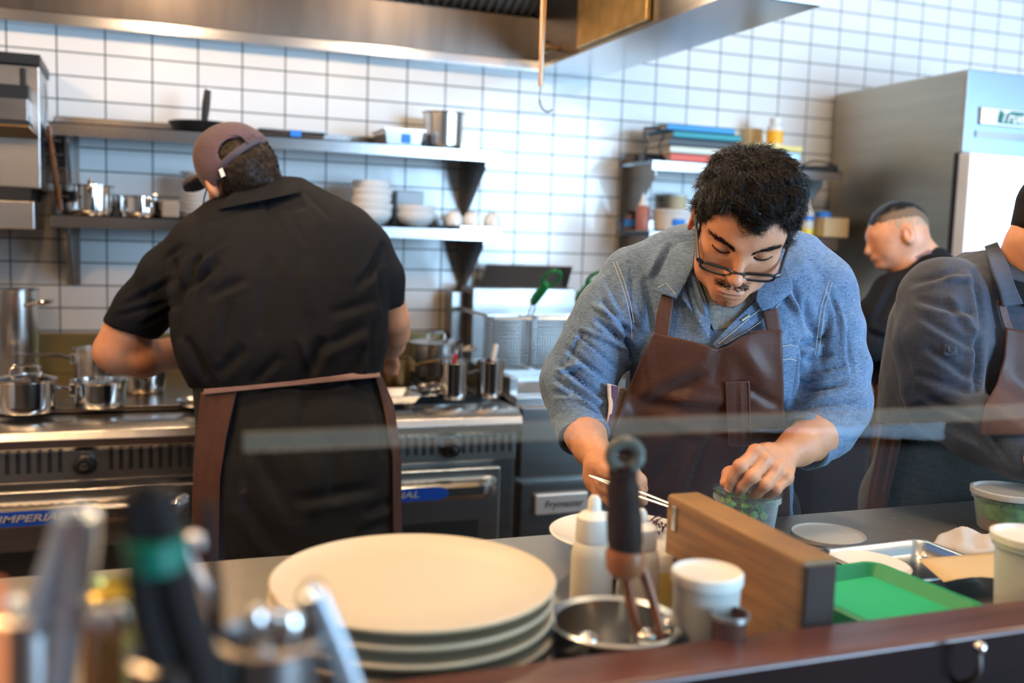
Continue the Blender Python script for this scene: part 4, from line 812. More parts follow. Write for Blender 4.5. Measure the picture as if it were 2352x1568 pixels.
# ================================================================== sculpting tools: distance fields turned into one continuous surface
def smin(a,b,k):
    h=np.clip(.5+.5*(b-a)/k,0,1);return b*(1-h)+a*h-k*h*(1-h)
class Field:
    def __init__(s,lo,hi,vox):
        s.lo=np.array(lo,float);s.vox=vox;s.n=np.maximum(((np.array(hi)-s.lo)/vox).astype(int)+1,4)
        s.f=np.full(s.n,.5,np.float32)
    def _sub(s,lo,hi):
        a=np.clip(((np.asarray(lo)-s.lo)/s.vox).astype(int)-1,0,s.n-1);b=np.clip(((np.asarray(hi)-s.lo)/s.vox).astype(int)+2,1,s.n)
        if np.any(b<=a): return None
        ax=[(s.lo[i]+s.vox*np.arange(a[i],b[i])).astype(np.float32) for i in range(3)]
        G=np.stack(np.meshgrid(*ax,indexing='ij'),-1)
        return tuple(slice(a[i],b[i]) for i in range(3)),G
    def _put(s,sl,d,k,op):
        if op=='add': s.f[sl]=smin(s.f[sl],d,k)
        elif op=='cut': s.f[sl]=-smin(-s.f[sl],d,k)
    def ell(s,c,r,rot=None,k=.01,op='add'):
        c=np.asarray(c,float);r=np.array([r]*3 if np.isscalar(r) else r,float);m=max(r)+k*1.5+3*s.vox
        q=s._sub(c-m,c+m)
        if q is None:return s
        sl,G=q;p=G-c
        if rot is not None:p=p@np.asarray(rot)
        k0=np.linalg.norm(p/r,axis=-1);k1=np.linalg.norm(p/(r*r),axis=-1)+1e-9
        s._put(sl,(k0*(k0-1)/k1).astype(np.float32),k,op);return s
    def cone(s,a,b,ra,rb,k=.01,op='add'):
        a=np.asarray(a,float);b=np.asarray(b,float);m=max(ra,rb)+k*1.5+3*s.vox
        q=s._sub(np.minimum(a,b)-m,np.maximum(a,b)+m)
        if q is None:return s
        sl,G=q;d=b-a;t=np.clip(((G-a)@d)/(d@d+1e-12),0,1)
        s._put(sl,(np.linalg.norm(G-a-t[...,None]*d,axis=-1)-(ra+(rb-ra)*t)).astype(np.float32),k,op);return s
    def chain(s,pts,rs,k=.01,op='add'):
        for i in range(len(pts)-1): s.cone(pts[i],pts[i+1],rs[i],rs[i+1],k,op)
        return s
    def box(s,c,h,rot=None,r=.005,k=.01,op='add'):
        c=np.asarray(c,float);h=np.array(h,float);m=np.linalg.norm(h)+k*1.5+3*s.vox
        q=s._sub(c-m,c+m)
        if q is None:return s
        sl,G=q;p=G-c
        if rot is not None:p=p@np.asarray(rot)
        w_=np.abs(p)-(h-r);s._put(sl,(np.linalg.norm(np.maximum(w_,0),axis=-1)+np.minimum(w_.max(-1),0)-r).astype(np.float32),k,op);return s
    def loft(s,rows,k=.02,pw=2.4,op='add'):
        # rows: (v, u centre, half width, w centre, half depth), v descending
        rw=np.array(sorted(rows,key=lambda q:q[0]));lo=np.array([(rw[:,1]-rw[:,2]).min(),rw[0,0],(rw[:,3]-rw[:,4]).min()])-k-.02;hi=np.array([(rw[:,1]+rw[:,2]).max(),rw[-1,0],(rw[:,3]+rw[:,4]).max()])+k+.02
        q=s._sub(lo,hi)
        if q is None:return s
        sl,G=q;v=G[...,1];vv=rw[:,0]
        dense=np.linspace(vv[0],vv[-1],200)
        def sm(col):
            y=np.interp(dense,vv,rw[:,col]);kk=np.ones(15)/15;y=np.convolve(np.pad(y,7,'edge'),kk,'valid');return np.interp(v,dense,y)
        c,a,dw,b_=sm(1),sm(2),sm(3),sm(4)
        x=np.abs(G[...,0]-c)/a;z=np.abs(G[...,2]-dw)/b_
        r=(x**pw+z**pw)**(1/pw);d=(r-1)*np.minimum(a,b_)
        d=np.maximum(d,np.maximum(v-vv[-1],vv[0]-v))
        s._put(sl,d.astype(np.float32),k,op);return s
    def clip(s,fn):
        ax=[(s.lo[i]+s.vox*np.arange(s.n[i])).astype(np.float32) for i in range(3)];G=np.stack(np.meshgrid(*ax,indexing='ij'),-1)
        s.f=np.maximum(s.f,fn(G).astype(np.float32));return s
    def warp(s,fn):
        ax=[(s.lo[i]+s.vox*np.arange(s.n[i])).astype(np.float32) for i in range(3)];G=np.stack(np.meshgrid(*ax,indexing='ij'),-1)
        s.f=s.f+fn(G).astype(np.float32);return s
    def at(s,P):
        q=(np.asarray(P)-s.lo)/s.vox;q=np.clip(q,0,s.n-1.001);i=q.astype(int);t=q-i;o=0
        for dx in(0,1):
            for dy in(0,1):
                for dz in(0,1):
                    w_=(t[...,0] if dx else 1-t[...,0])*(t[...,1] if dy else 1-t[...,1])*(t[...,2] if dz else 1-t[...,2])
                    o=o+w_*s.f[np.minimum(i[...,0]+dx,s.n[0]-1),np.minimum(i[...,1]+dy,s.n[1]-1),np.minimum(i[...,2]+dz,s.n[2]-1)]
        return o
    def hit(s,px,py,off=0.0,back=False):
        # first surface met along the sight line through a photo pixel (camera frame point)
        px=np.asarray(px,float);py=np.asarray(py,float);w0,w1=s.lo[2],s.lo[2]+s.vox*(s.n[2]-1)
        ws=np.arange(w0,w1,s.vox*.7)
        if back: ws=ws[::-1]
        best=np.full(px.shape,np.nan);prev=None
        for w_ in ws:
            P=np.stack([(px-1176)/F*w_,-(py-784)/F*w_,np.full(px.shape,w_)],-1);f=s.at(P)-off
            inside=np.all((P>=s.lo)&(P<=s.lo+s.vox*(s.n-1)),axis=-1);f=np.where(inside,f,.3)
            if prev is not None:
                m=np.isnan(best)&(f<0)&(prev>=0);best[m]=(w_-(w_-wp)*(f/(f-prev+1e-9)))[m]
            prev=f;wp=w_
        return best
    def mesh(s):
        f=s.f;n=f.shape;ins=f<0
        c=[ins[i:n[0]-1+i,j:n[1]-1+j,k:n[2]-1+k] for i in(0,1) for j in(0,1) for k in(0,1)]
        cnt=sum(x.astype(np.int8) for x in c);act=(cnt>0)&(cnt<8)
        idx=np.full(act.shape,-1,np.int64);A=np.argwhere(act);idx[act]=np.arange(len(A))
        acc=np.zeros((len(A),3));num=np.zeros(len(A))
        cor=[(i,j,k) for i in(0,1) for j in(0,1) for k in(0,1)]
        for a in range(8):
            for b_ in range(a+1,8):
                d=np.abs(np.array(cor[a])-np.array(cor[b_]))
                if d.sum()!=1: continue
                fa=f[A[:,0]+cor[a][0],A[:,1]+cor[a][1],A[:,2]+cor[a][2]];fb=f[A[:,0]+cor[b_][0],A[:,1]+cor[b_][1],A[:,2]+cor[b_][2]]
                m=(fa<0)!=(fb<0);t=np.where(m,fa/(fa-fb+1e-20),0)
                p=np.array(cor[a])+(np.array(cor[b_])-np.array(cor[a]))*t[:,None];acc[m]+=p[m];num[m]+=1
        v=(A+acc/num[:,None])*s.vox+s.lo;F_=[]
        for ax in range(3):
            o1,o2=[(1,2),(2,0),(0,1)][ax]
            sa=[slice(None)]*3;sb=[slice(None)]*3;sa[ax]=slice(0,-1);sb[ax]=slice(1,None)
            x=ins[tuple(sa)]!=ins[tuple(sb)];E=np.argwhere(x)
            E=E[(E[:,o1]>0)&(E[:,o2]>0)&(E[:,o1]<n[o1]-1)&(E[:,o2]<n[o2]-1)]
            def q(d1,d2):
                I=E.copy();I[:,o1]-=d1;I[:,o2]-=d2;return idx[I[:,0],I[:,1],I[:,2]]
            Q=np.stack([q(1,1),q(0,1),q(0,0),q(1,0)],1);fl=ins[E[:,0],E[:,1],E[:,2]]
            Q[~fl]=Q[~fl][:,::-1];F_.append(Q[(Q>=0).all(1)])
        return v,np.concatenate(F_)
def normals(v,f):
    n=np.cross(v[f[:,2]]-v[f[:,0]],v[f[:,3]]-v[f[:,1]]);N=np.zeros_like(v)
    for k in range(4): np.add.at(N,f[:,k],n)
    return N/(np.linalg.norm(N,axis=1,keepdims=True)+1e-12)
def smooth_mesh(v,f,it=2,a=.5):
    e=np.concatenate([f[:,[0,1]],f[:,[1,2]],f[:,[2,3]],f[:,[3,0]]]);e=np.concatenate([e,e[:,::-1]])
    for _ in range(it):
        S=np.zeros_like(v);c=np.zeros(len(v));np.add.at(S,e[:,0],v[e[:,1]]);np.add.at(c,e[:,0],1);v=v*(1-a)+a*S/np.maximum(c,1)[:,None]
    return v
_rs=np.random.RandomState(11);_T=_rs.rand(32,32,32).astype(np.float32)
def noise(P,s):
    q=np.asarray(P)*s+100;i=np.floor(q).astype(int);t=q-i;t=t*t*(3-2*t);o=0
    for dx in(0,1):
        for dy in(0,1):
            for dz in(0,1):
                w_=(t[...,0] if dx else 1-t[...,0])*(t[...,1] if dy else 1-t[...,1])*(t[...,2] if dz else 1-t[...,2])
                o=o+w_*_T[(i[...,0]+dx)%32,(i[...,1]+dy)%32,(i[...,2]+dz)%32]
    return o-.5
def topx(v): return 1176+F*v[:,0]/v[:,2],784-F*v[:,1]/v[:,2]
def folds(v,nrm,L,only_front=True,gain=1.0,):
    px,py=topx(v);d=np.zeros(len(v))
    for (x0,y0,x1,y1,wd,amp) in L:
        wd*=(.75 if wd>0 else -1)
        dx,dy=x1-x0,y1-y0;l2=dx*dx+dy*dy;t=((px-x0)*dx+(py-y0)*dy)/l2;tc=np.clip(t,0,1)
        r=np.hypot(px-x0-tc*dx,py-y0-tc*dy);end=np.clip(1.15-np.abs(t*2-1),0,1)**.5 if False else np.sin(np.clip(t*.9+.05,0,1)*PI)**.5
        # soft valley with a raised lip beside it
        sd=((px-x0)*(-dy)+(py-y0)*dx)/math.sqrt(l2)
        g=np.exp(-(r/wd)**2)-.45*np.exp(-((r-1.7*wd)/(1.0*wd))**2)*(sd>0)
        d+=amp*g*np.nan_to_num(end)
    d=np.clip(d,-.016,.02)
    if only_front:d*=np.clip(-nrm[:,2]*1.6+.1,0,1)
    return v+nrm*(d*gain)[:,None]
def skinobj(name,fld,m,parent,sm=1,fl=None,nz=None,gain=1,fn=None):
    v,f=fld.mesh();v=smooth_mesh(v,f,sm);N=normals(v,f)
    if fl: v=folds(v,N,[(a,b,c,d,e,g*gain) for a,b,c,d,e,g in fl])
    if nz:
        for (sc,amp,st) in nz: v=v+N*(noise(v*np.array(st),sc)*amp)[:,None]
    if fn is not None: v=fn(v,N)
    return obj(name,(W(v),f),m,parent)
def edgeline(pts,n):
    P=np.array(pts,float);d=np.r_[0,np.cumsum(np.linalg.norm(np.diff(P,axis=0),axis=1))];t=np.linspace(0,d[-1],n)
    # smooth resample
    q=np.stack([np.interp(t,d,P[:,i]) for i in range(P.shape[1])],1)
    if len(P)>2:
        for _ in range(2): q[1:-1]=q[1:-1]*.5+.25*(q[:-2]+q[2:])
    return q
def patch(name,fld,left,right,m,parent,off=.004,thick=.002,n=40,mm=30,sm=6,fl=None,nz=None,bulge=0,lift=None,maxw=None,top=None):
    Lp=edgeline(left,n);Rp=edgeline(right,n);s_=np.linspace(0,1,mm)[None,:,None]
    G=Lp[:,None,:]*(1-s_)+Rp[:,None,:]*s_;px,py=G[...,0],G[...,1]
    if top is not None:
        tp=np.array(top,float);py=py+(np.interp(px[0],tp[:,0],tp[:,1])-py[0])[None,:]*(1-np.linspace(0,1,n)[:,None])**4
    w_=fld.hit(px.ravel(),py.ravel(),off).reshape(px.shape)
    if np.isnan(w_).all(): w_[:]=fld.lo[2]+fld.vox*fld.n[2]*.5
    while np.isnan(w_).any():
        bad=np.isnan(w_);pw=np.pad(w_,1,constant_values=np.nan);st=np.stack([pw[:-2,1:-1],pw[2:,1:-1],pw[1:-1,:-2],pw[1:-1,2:]])
        with np.errstate(all='ignore'):
            import warnings
            with warnings.catch_warnings(): warnings.simplefilter('ignore');av=np.nanmean(st,0)
        w_=np.where(bad,av,w_)
    for _ in range(sm):
        pw=np.pad(w_,1,'edge');w2=(pw[:-2,1:-1]+pw[2:,1:-1]+pw[1:-1,:-2]+pw[1:-1,2:])/4;w_=np.minimum(w_*.4+w2*.6,w_+.0015)
    if bulge:
        a=np.sin(np.linspace(0,1,n)*PI)[:,None]*np.sin(np.linspace(0,1,mm)*PI)[None];w_=w_-bulge*a
    if lift is not None: w_=w_-lift(np.linspace(0,1,n)[:,None],np.linspace(0,1,mm)[None])
    v=np.stack([(px-1176)/F*w_,-(py-784)/F*w_,w_],-1).reshape(-1,3)
    i,j=np.meshgrid(np.arange(n-1),np.arange(mm-1),indexing='ij');a=(i*mm+j).ravel();f=np.stack([a,a+mm,a+mm+1,a+1],1)
    N=normals(v,f);N=np.where((N[:,2]>0)[:,None],-N,N)
    if fl:v=folds(v,N,fl)
    if nz:
        for (sc,amp,st) in nz: v=v+N*(noise(v*np.array(st),sc)*amp)[:,None]
    o=obj(name,(W(v),f),m,parent);md=o.modifiers.new('solid','SOLIDIFY');md.thickness=thick;md.offset=0
    return o
def surfline(name,fld,pts,r,m,parent,off=.003,n=40,flat=1):
    q=edgeline(pts,n);w_=fld.hit(q[:,0],q[:,1],off)
    ok=~np.isnan(w_)
    if ok.sum()<3:return None
    w_=np.interp(np.arange(n),np.arange(n)[ok],w_[ok]);w_=np.convolve(np.pad(w_,2,'edge'),np.ones(5)/5,'valid')
    P=W(np.stack([(q[:,0]-1176)/F*w_,-(q[:,1]-784)/F*w_,w_],1));return obj(name,B().tube(list(P),r,6,flat=flat,up=-R[2]),m,parent)
def strands(name,roots,dirs,nrm,m,parent,L=.02,r=.0005,curl=.004,seg=5,lift=.25,seed=1,down=None,taper=.2):
    rs=np.random.RandomState(seed);n=len(roots);t=np.linspace(0,1,seg)
    Ls=L*rs.uniform(.6,1.25,n);D=dirs/(np.linalg.norm(dirs,axis=1,keepdims=True)+1e-9);S=np.cross(D,nrm);S/=np.linalg.norm(S,axis=1,keepdims=True)+1e-9
    ph=rs.uniform(0,2*PI,n);fr=rs.uniform(.5,1.1,n);V_=[];
    C=np.zeros((n,seg,3))
    for k,tt in enumerate(t):
        a=ph+fr*2*PI*tt
        C[:,k]=roots+D*(Ls*tt)[:,None]+nrm*((lift*Ls*tt*(1.15-tt))[:,None])+S*((curl*(np.sin(a)-np.sin(ph)))[:,None])+nrm*((curl*.6*(np.cos(a)-np.cos(ph)))[:,None])
    rad=r*(1-(1-taper)*t**1.5)
    T=np.gradient(C,axis=1);T/=np.linalg.norm(T,axis=2,keepdims=True)+1e-9
    A=np.cross(T,nrm[:,None,:]);A/=np.linalg.norm(A,axis=2,keepdims=True)+1e-9;Bn=np.cross(T,A)
    ring=[]
    for q in range(3):
        an=2*PI*q/3;ring.append(C+(A*math.cos(an)+Bn*math.sin(an))*rad[None,:,None])
    Vt=np.stack(ring,2).reshape(-1,3)     # n,seg,3
    base=(np.arange(n)*seg*3)[:,None,None];k=np.arange(seg-1)[None,:,None]*3;q=np.arange(3)[None,None,:];q2=(q+1)%3
    f=np.stack([base+k+q,base+k+q2,base+k+3+q2,base+k+3+q],-1).reshape(-1,4)
    return obj(name,(W(Vt),f),m,parent)
# ------------------------------------------------------------------ cloth, skin and hair materials
def cloth(name,col,rough=.85,weave=.25,wscale=900,var=.12,vs=600,mel=0,sheen=.15,col2=None,streak=None):
    m=mat(name,col,rough,0,0,sheen=sheen,spec=.25);nt=m.node_tree;b=nt.nodes['Principled BSDF'];L=nt.links
    tc=nt.nodes.new('ShaderNodeTexCoord');h=None
    mp=nt.nodes.new('ShaderNodeMapping');mp.inputs['Rotation'].default_value=(.3,.2,.5);mp.inputs['Scale'].default_value=(1,1,.12);L.new(tc.outputs['Object'],mp.inputs[0])
    mp2=nt.nodes.new('ShaderNodeMapping');mp2.inputs['Rotation'].default_value=(.3,.2,.5);mp2.inputs['Scale'].default_value=(.12,.12,1);L.new(tc.outputs['Object'],mp2.inputs[0])
    n1=nt.nodes.new('ShaderNodeTexNoise');n1.inputs['Scale'].default_value=vs;n1.inputs['Detail'].default_value=1;L.new(mp.outputs[0],n1.inputs[0])
    n2=nt.nodes.new('ShaderNodeTexNoise');n2.inputs['Scale'].default_value=vs;n2.inputs['Detail'].default_value=1;L.new(mp2.outputs[0],n2.inputs[0])
    n3=nt.nodes.new('ShaderNodeTexNoise');n3.inputs['Scale'].default_value=18;n3.inputs['Detail'].default_value=4;L.new(tc.outputs['Object'],n3.inputs[0])
    a=nt.nodes.new('ShaderNodeMath');a.operation='ADD';L.new(n1.outputs[0],a.inputs[0]);L.new(n2.outputs[0],a.inputs[1])
    a2=nt.nodes.new('ShaderNodeMath');a2.operation='MULTIPLY_ADD';a2.inputs[1].default_value=.5;L.new(n3.outputs[0],a2.inputs[0]);L.new(a.outputs[0],a2.inputs[2])
    r=nt.nodes.new('ShaderNodeMapRange');r.inputs['From Min'].default_value=.85;r.inputs['From Max'].default_value=1.65;L.new(a2.outputs[0],r.inputs[0])
    mx=nt.nodes.new('ShaderNodeMix');mx.data_type='RGBA';c1=[x*(1-var) for x in col];c2=col2 or [min(1,x*(1+var)) for x in col]
    mx.inputs[6].default_value=(*c1,1);mx.inputs[7].default_value=(*c2,1);L.new(r.outputs[0],mx.inputs[0]);L.new(mx.outputs[2],b.inputs['Base Color'])
    bp=nt.nodes.new('ShaderNodeBump');bp.inputs['Strength'].default_value=weave;bp.inputs['Distance'].default_value=.0008;L.new(a.outputs[0],bp.inputs['Height'])
    L.new(bp.outputs[0],b.inputs['Normal']);return m
cloth('denim',(.060,.115,.22),var=.3,col2=(.19,.30,.46),vs=900,weave=.3)
cloth('black_cloth',(.005,.006,.009),.85,var=.3,vs=300,weave=.15,sheen=.0)
cloth('black_trousers',(.008,.009,.012),.85,var=.3,vs=300,weave=.2,sheen=.05)
cloth('brown_apron',(.068,.030,.022),.45,var=.15,vs=350,weave=.1,sheen=.05)
cloth('brown_strap',(.08,.036,.026),.5,var=.15,vs=350,weave=.1)
cloth('mauve_tie',(.20,.125,.12),.7,var=.15,vs=350,weave=.1)
cloth('grey_shirt',(.045,.056,.080),.8,var=.2,vs=350,weave=.2)
cloth('cap_cloth',(.10,.065,.078),.85,var=.2,vs=350,weave=.2)
cloth('undershirt',(.20,.21,.20),.85,var=.3,vs=350,weave=.2)
cloth('grey_trousers',(.045,.042,.036),.85,var=.3,vs=300,weave=.2)
cloth('striped_towel',(.55,.42,.33),.9,var=.2,vs=300,weave=.4)
mat('towel_stripe',(.10,.05,.08),.9)
mat('stitch',(.62,.58,.48),.8)
mat('skin',(.60,.28,.15),.46,sss=.22,bump=.12,bscale=420,var=.10,vscale=25)
mat('skin_face',(.58,.275,.155),.42,sss=.22,bump=.10,bscale=500,var=.12,vscale=22)
mat('skin_fade',(.38,.25,.16),.5,sss=.1,bump=.2,bscale=500)
mat('lips',(.46,.19,.14),.42,sss=.1)
mat('hair_black',(.002,.002,.003),.33,spec=.55)
mat('hair_matte',(.006,.004,.004),.7,spec=.2)
mat('hair_base',(.002,.002,.002),.7,spec=.1)
mat('hair_brown',(.014,.009,.006),.5,spec=.3)
mat('frames_black',(.010,.008,.009),.3)
mat('lens',(.9,.95,1),.03,trans=0,alpha=.10)
mat('nail',(.70,.44,.36),.3,sss=.1)
def c_(px,py,D): return uvw(px,py,D)
def rowsof(L,F_=F):
    # rows given as (py, left px, right px, depth, half depth)
    return [(-(y-784)/F*D,((a+b_)/2-1176)/F*D,(b_-a)/2/F*D,D,hd) for (y,a,b_,D,hd) in L]
def px2m(p,D): return p/F*D
def bbox(L,pad=.05):
    A=np.array(L);return A.min(0)-pad,A.max(0)+pad
def foot(px,py,D): p=V(px,py,D);return np.array([p[0],p[1],0.0])
# ================================================================== person in the denim shirt
def rotx(a): c,s=math.cos(a),math.sin(a);return np.array([[1,0,0],[0,c,-s],[0,s,c]])
def roty(a): c,s=math.cos(a),math.sin(a);return np.array([[c,0,s],[0,1,0],[-s,0,c]])
def rotz(a): c,s=math.cos(a),math.sin(a);return np.array([[c,-s,0],[s,c,0],[0,0,1]])
def head_frame(pitch,roll,yaw):
    # columns: head right, up, face direction, in the camera frame (u, v, w); pitch>0 looks down
    S=np.diag([1,1,-1.0])
    return rotz(-roll)@rotx(-pitch*-1*-1)@S@roty(yaw) if False else rotz(-roll)@(S@rotx(pitch)@roty(yaw))
P2=thing('person','person in denim shirt, brown apron and black glasses looking down at a plate','person',foot(1620,900,1.88))
# ---- head
H=head_frame(math.radians(45),math.radians(8),math.radians(-5))
def Hm(o,H,p): return o+H@np.asarray(p,float)
nose=c_(1690,652,1.57);O2=nose-H@np.array([0,-.030,.119])
def HP(x,y,z): return Hm(O2,H,(x,y,z))
fd=Field(O2-.17,O2+.17,.0022)
def he(p,r,k=.012,op='add',rot=None):
    Rr=H if rot is None else H@rot
    fd.ell(HP(*p),r,Rr,k,op)
def hc(a,b,ra,rb,k=.008,op='add'): fd.cone(HP(*a),HP(*b),ra,rb,k,op)
he((0,.026,-.012),(.072,.080,.092))
he((0,.02,.043),(.060,.060,.046),.03)
he((0,-.035,.030),(.056,.072,.058),.03)
he((0,-.075,.036),(.049,.040,.046),.025)
he((0,-.095,.080),(.021,.014,.015),.02);he((0,-.084,.074),(.024,.018,.018),.015)
for s in(-1,1):
    hc((s*.012,.020,.082),(s*.048,.026,.060),.0095,.008,.014)        # brow ridge
    he((s*.032,.007,.094),(.017,.011,.016),.010,'cut')               # eye socket
    he((s*.032,.006,.0725),(.0145,.0125,.0135),.004)                # lid over the eye
    he((s*.046,-.030,.060),(.020,.022,.020),.022)                    # cheek bone
    he((s*.044,-.07,.022),(.014,.03,.028),.02)                       # jaw angle
    he((s*.0125,-.034,.095),(.0078,.0068,.010),.006)                  # nostril wing
    he((s*.0075,-.0405,.1005),(.0035,.003,.0045),.003,'cut')
    he((s*.079,-.004,-.004),(.006,.032,.019),.008,rot=roty(s*.35))
    he((s*.083,.0,.003),(.004,.018,.009),.004,'cut',rot=roty(s*.35))
hc((0,.014,.088),(0,-.030,.109),.0075,.0088,.010)
he((0,-.031,.111),(.0100,.0085,.0088),.007)
he((0,-.066,.076),(.030,.026,.024),.018)
he((0,-.0655,.0975),(.022,.0042,.0070),.004);he((0,-.0735,.0955),(.019,.0052,.0075),.004)
he((0,-.0695,.104),(.026,.0012,.006),.002,'cut')
fd.cone(HP(0,-.055,-.03),c_(1705,640,1.80),.055,.066,.03)
hv,hf=fd.mesh();hv=smooth_mesh(hv,hf,1,.4);hN=normals(hv,hf)
head=obj('head',(W(hv),hf),'skin_face',P2)
loc=(hv-O2)@H                                    # head coordinates of every face vertex
# lips
F2=Field(O2-.17,O2+.17,.0022)
lipm=obj('lips',(lambda q:(W(q[0]),q[1]))((lambda L_:L_)((lambda g:(g.ell(HP(0,-.0660,.0982),(.0215,.0036,.0062),H,.003),g.ell(HP(0,-.0738,.0962),(.0185,.0045,.0068),H,.001),g.mesh())[-1])(Field(HP(0,-.07,.098)-.035,HP(0,-.07,.098)+.035,.0012)))),'lips',head)
# ---- hair: a shaped volume below, thousands of short curls on top
fh=Field(O2-.19,O2+.19,.003)
fh.ell(HP(0,.030,-.014),(.079,.085,.100),H,.01)
fh.ell(HP(.006,.080,.035),(.052,.033,.044),H,.03)
fh.ell(HP(-.028,.074,.005),(.045,.042,.06),H,.03)
fh.ell(HP(.034,.066,.0),(.038,.05,.06),H,.03)
def hairclip(G):
    q=(G-O2)@H;x,y,z=q[...,0],q[...,1],q[...,2]
    front=(z-(.050+.46*y+.010*np.cos(x*60)-.18*np.abs(x+.005)-.012*np.exp(-((x+.034)/.014)**2)))*.85   # hairline
    side=-(y+.052)+np.clip((z-.0)*1.6,-.02,.05)
    ear=-( np.sqrt(((y+.012)/.036)**2+((z-.004)/.024)**2)-1)*.03-np.where(np.abs(x)>.06,0,9)
    return np.maximum(np.maximum(front,side),ear)
fh.clip(hairclip)
fh.warp(lambda G:.010*noise(G,70)+.005*noise(G,160))
gv,gf=fh.mesh();gv=smooth_mesh(gv,gf,1);gN=normals(gv,gf)
hair=obj('hair',(W(gv),gf),'hair_base',P2)
rs=np.random.RandomState(2)
gl=(gv-O2)@H;keep=np.where(gl[:,1]>-.06)[0]
vis=keep[(gN[keep,2]<.45)]
def flow(v,N,loc_,sx=0.0):
    # brushed from the crown forwards and to the sides
    cr=np.array([0,.12,-.055]);d=loc_-cr;d[:,1]*=.6;d=d/(np.linalg.norm(d,axis=1,keepdims=True)+1e-9)
    d=d+np.array([.45,0,.2])*(loc_[:,1:2]>.03);D=d@H.T;D=D-N*(D*N).sum(1,keepdims=True)
    w_=np.stack([noise(v,38),noise(v+3,38),noise(v+7,38)],1)*2.0;return D/(np.linalg.norm(D,axis=1,keepdims=True)+1e-9)+w_-N*(w_*N).sum(1,keepdims=True)
pick=rs.choice(vis,17000);V0=gv[pick]+rs.normal(0,.0012,(len(pick),3))
strands('curls',V0,flow(V0,gN[pick],gl[pick]),gN[pick],'hair_black',hair,L=.023,r=.00052,curl=.0030,seg=7,lift=.07,seed=3)
# fringe at the hairline
m_=np.where((gl[:,2]>.035)&(gl[:,1]>.02)&(gN@H[:,2]*1>0.25))[0]
pick=rs.choice(m_,900);V0=gv[pick]
D=np.tile(H@np.array([.25,-.55,.55]),(len(pick),1))+rs.normal(0,.25,(len(pick),3))
strands('fringe',V0,D,gN[pick],'hair_black',hair,L=.013,r=.0005,curl=.002,seg=6,lift=.1,seed=5)
# stubbly sideburns, brows, moustache, goatee
def facial(name,mask,n,L,dirf,m='hair_matte',r=.0003,seed=1,lift=.12,curl=.0006,mode=None):
    I=np.where(mask(loc[:,0],loc[:,1],loc[:,2]))[0]
    if len(I)==0:return
    k=np.random.RandomState(seed);I=k.choice(I,n);v0=hv[I]+k.normal(0,.0009,(n,3));v0=v0-hN[I]*.0006
    D=np.array([H@np.array(dirf(*q)) for q in loc[I]])+k.normal(0,.18,(n,3));D=D-hN[I]*(D*hN[I]).sum(1,keepdims=True)
    strands(name,v0,D,hN[I],m,head,L=L,r=r,curl=curl,seg=4,lift=lift,seed=seed)
for s,nm in((-1,'eyebrow'),(1,'eyebrow')):
    facial(nm,lambda x,y,z,s=s:(np.abs(y-(.0140+.22*(s*x-.012)+.003*np.sin(np.clip((s*x-.012)/.042,0,1)*PI)-.12*np.maximum(s*x-.040,0)))<.0040-.06*np.maximum(s*x-.030,0))&(s*x>.012)&(s*x<.055)&(z>.04),420,.008,lambda x,y,z,s=s:(s*1.0,.25,-.2),r=.00042,seed=7+s)
facial('moustache',lambda x,y,z:(y<-.0470)&(y>-.0585-.10*np.maximum(np.abs(x)-.015,0))&(np.abs(x)<.026)&(z>.07),560,.006,lambda x,y,z:(np.sign(x)*1.0,-.7,0),r=.00034,seed=12)
facial('goatee',lambda x,y,z:((y<-.0795)&(y>-.093)&(np.abs(x)<.009)&(z>.06))|((y<-.094)&(y>-.114)&(np.abs(x)<.024)&(z>.04)),420,.006,lambda x,y,z:(x*8,-1,0),r=.00034,seed=13)
for s in(-1,1): facial('sideburn',lambda x,y,z,s=s:(s*x>.052)&(s*x<.075)&(y>-.035)&(y<.05)&(z>.008)&(z<.036+.35*y),420,.009,lambda x,y,z:(0,-1,.1),r=.0004,seed=20+s)
# lashes and lid line
for s in(-1,1):
    q=[HP(s*.019,.0030,.0845),HP(s*.026,.0012,.0870),HP(s*.034,.0012,.0865),HP(s*.041,.0026,.0832),HP(s*.048,.0050,.0770)]
    obj('eyelash',B().tube([W(p) for p in curve(q,4)],.0009,6,flat=1.4),'hair_matte',head)
# ---- glasses, sliding down the nose
g2=obj('glasses_bridge',B().tube([W(HP(x,y,z)) for x,y,z in ((-.011,-.018,.1065),(-.005,-.0155,.1095),(.005,-.0155,.1095),(.011,-.018,.1065))],.0024,8),'frames_black',head)
def ringpts(s,z0=.1035):
    out=[]
    for k in range(33):
        a=2*PI*k/32;cx=np.sign(math.cos(a))*abs(math.cos(a))**.55;sy=np.sign(math.sin(a))*abs(math.sin(a))**.62
        x=s*(.0345+.0245*s*cx*s);y=-.0235+.0092*sy;z=z0-.0045*((x/.06)**2)*2+.30*(y+.0235);out.append((x,y,z))
    return out
for s in(-1,1):
    rp=ringpts(s);obj('lens_rim',B().tube([W(HP(*p)) for p in rp],.0021,8,cap=False),'frames_black',g2)
    obj('top_bar',B().tube([W(HP(*rp[k])) for k in range(2,15)],[.0027]*13,8),'frames_black',g2)
    obj('lens',B().add([W(HP(*p)) for p in rp[:-1]],[tuple(range(32))]),'lens',g2,smooth=False)
    q=[(s*.058,-.0165,.099),(s*.0655,-.014,.095),(s*.0705,-.007,.060),(s*.0765,.004,.030),(s*.079,.010,.004),(s*.078,.002,-.014)]
    obj('temple',B().tube([W(HP(*p)) for p in q],[.0026,.0026,.0022,.002,.002,.002],8,flat=1.5),'frames_black',g2)
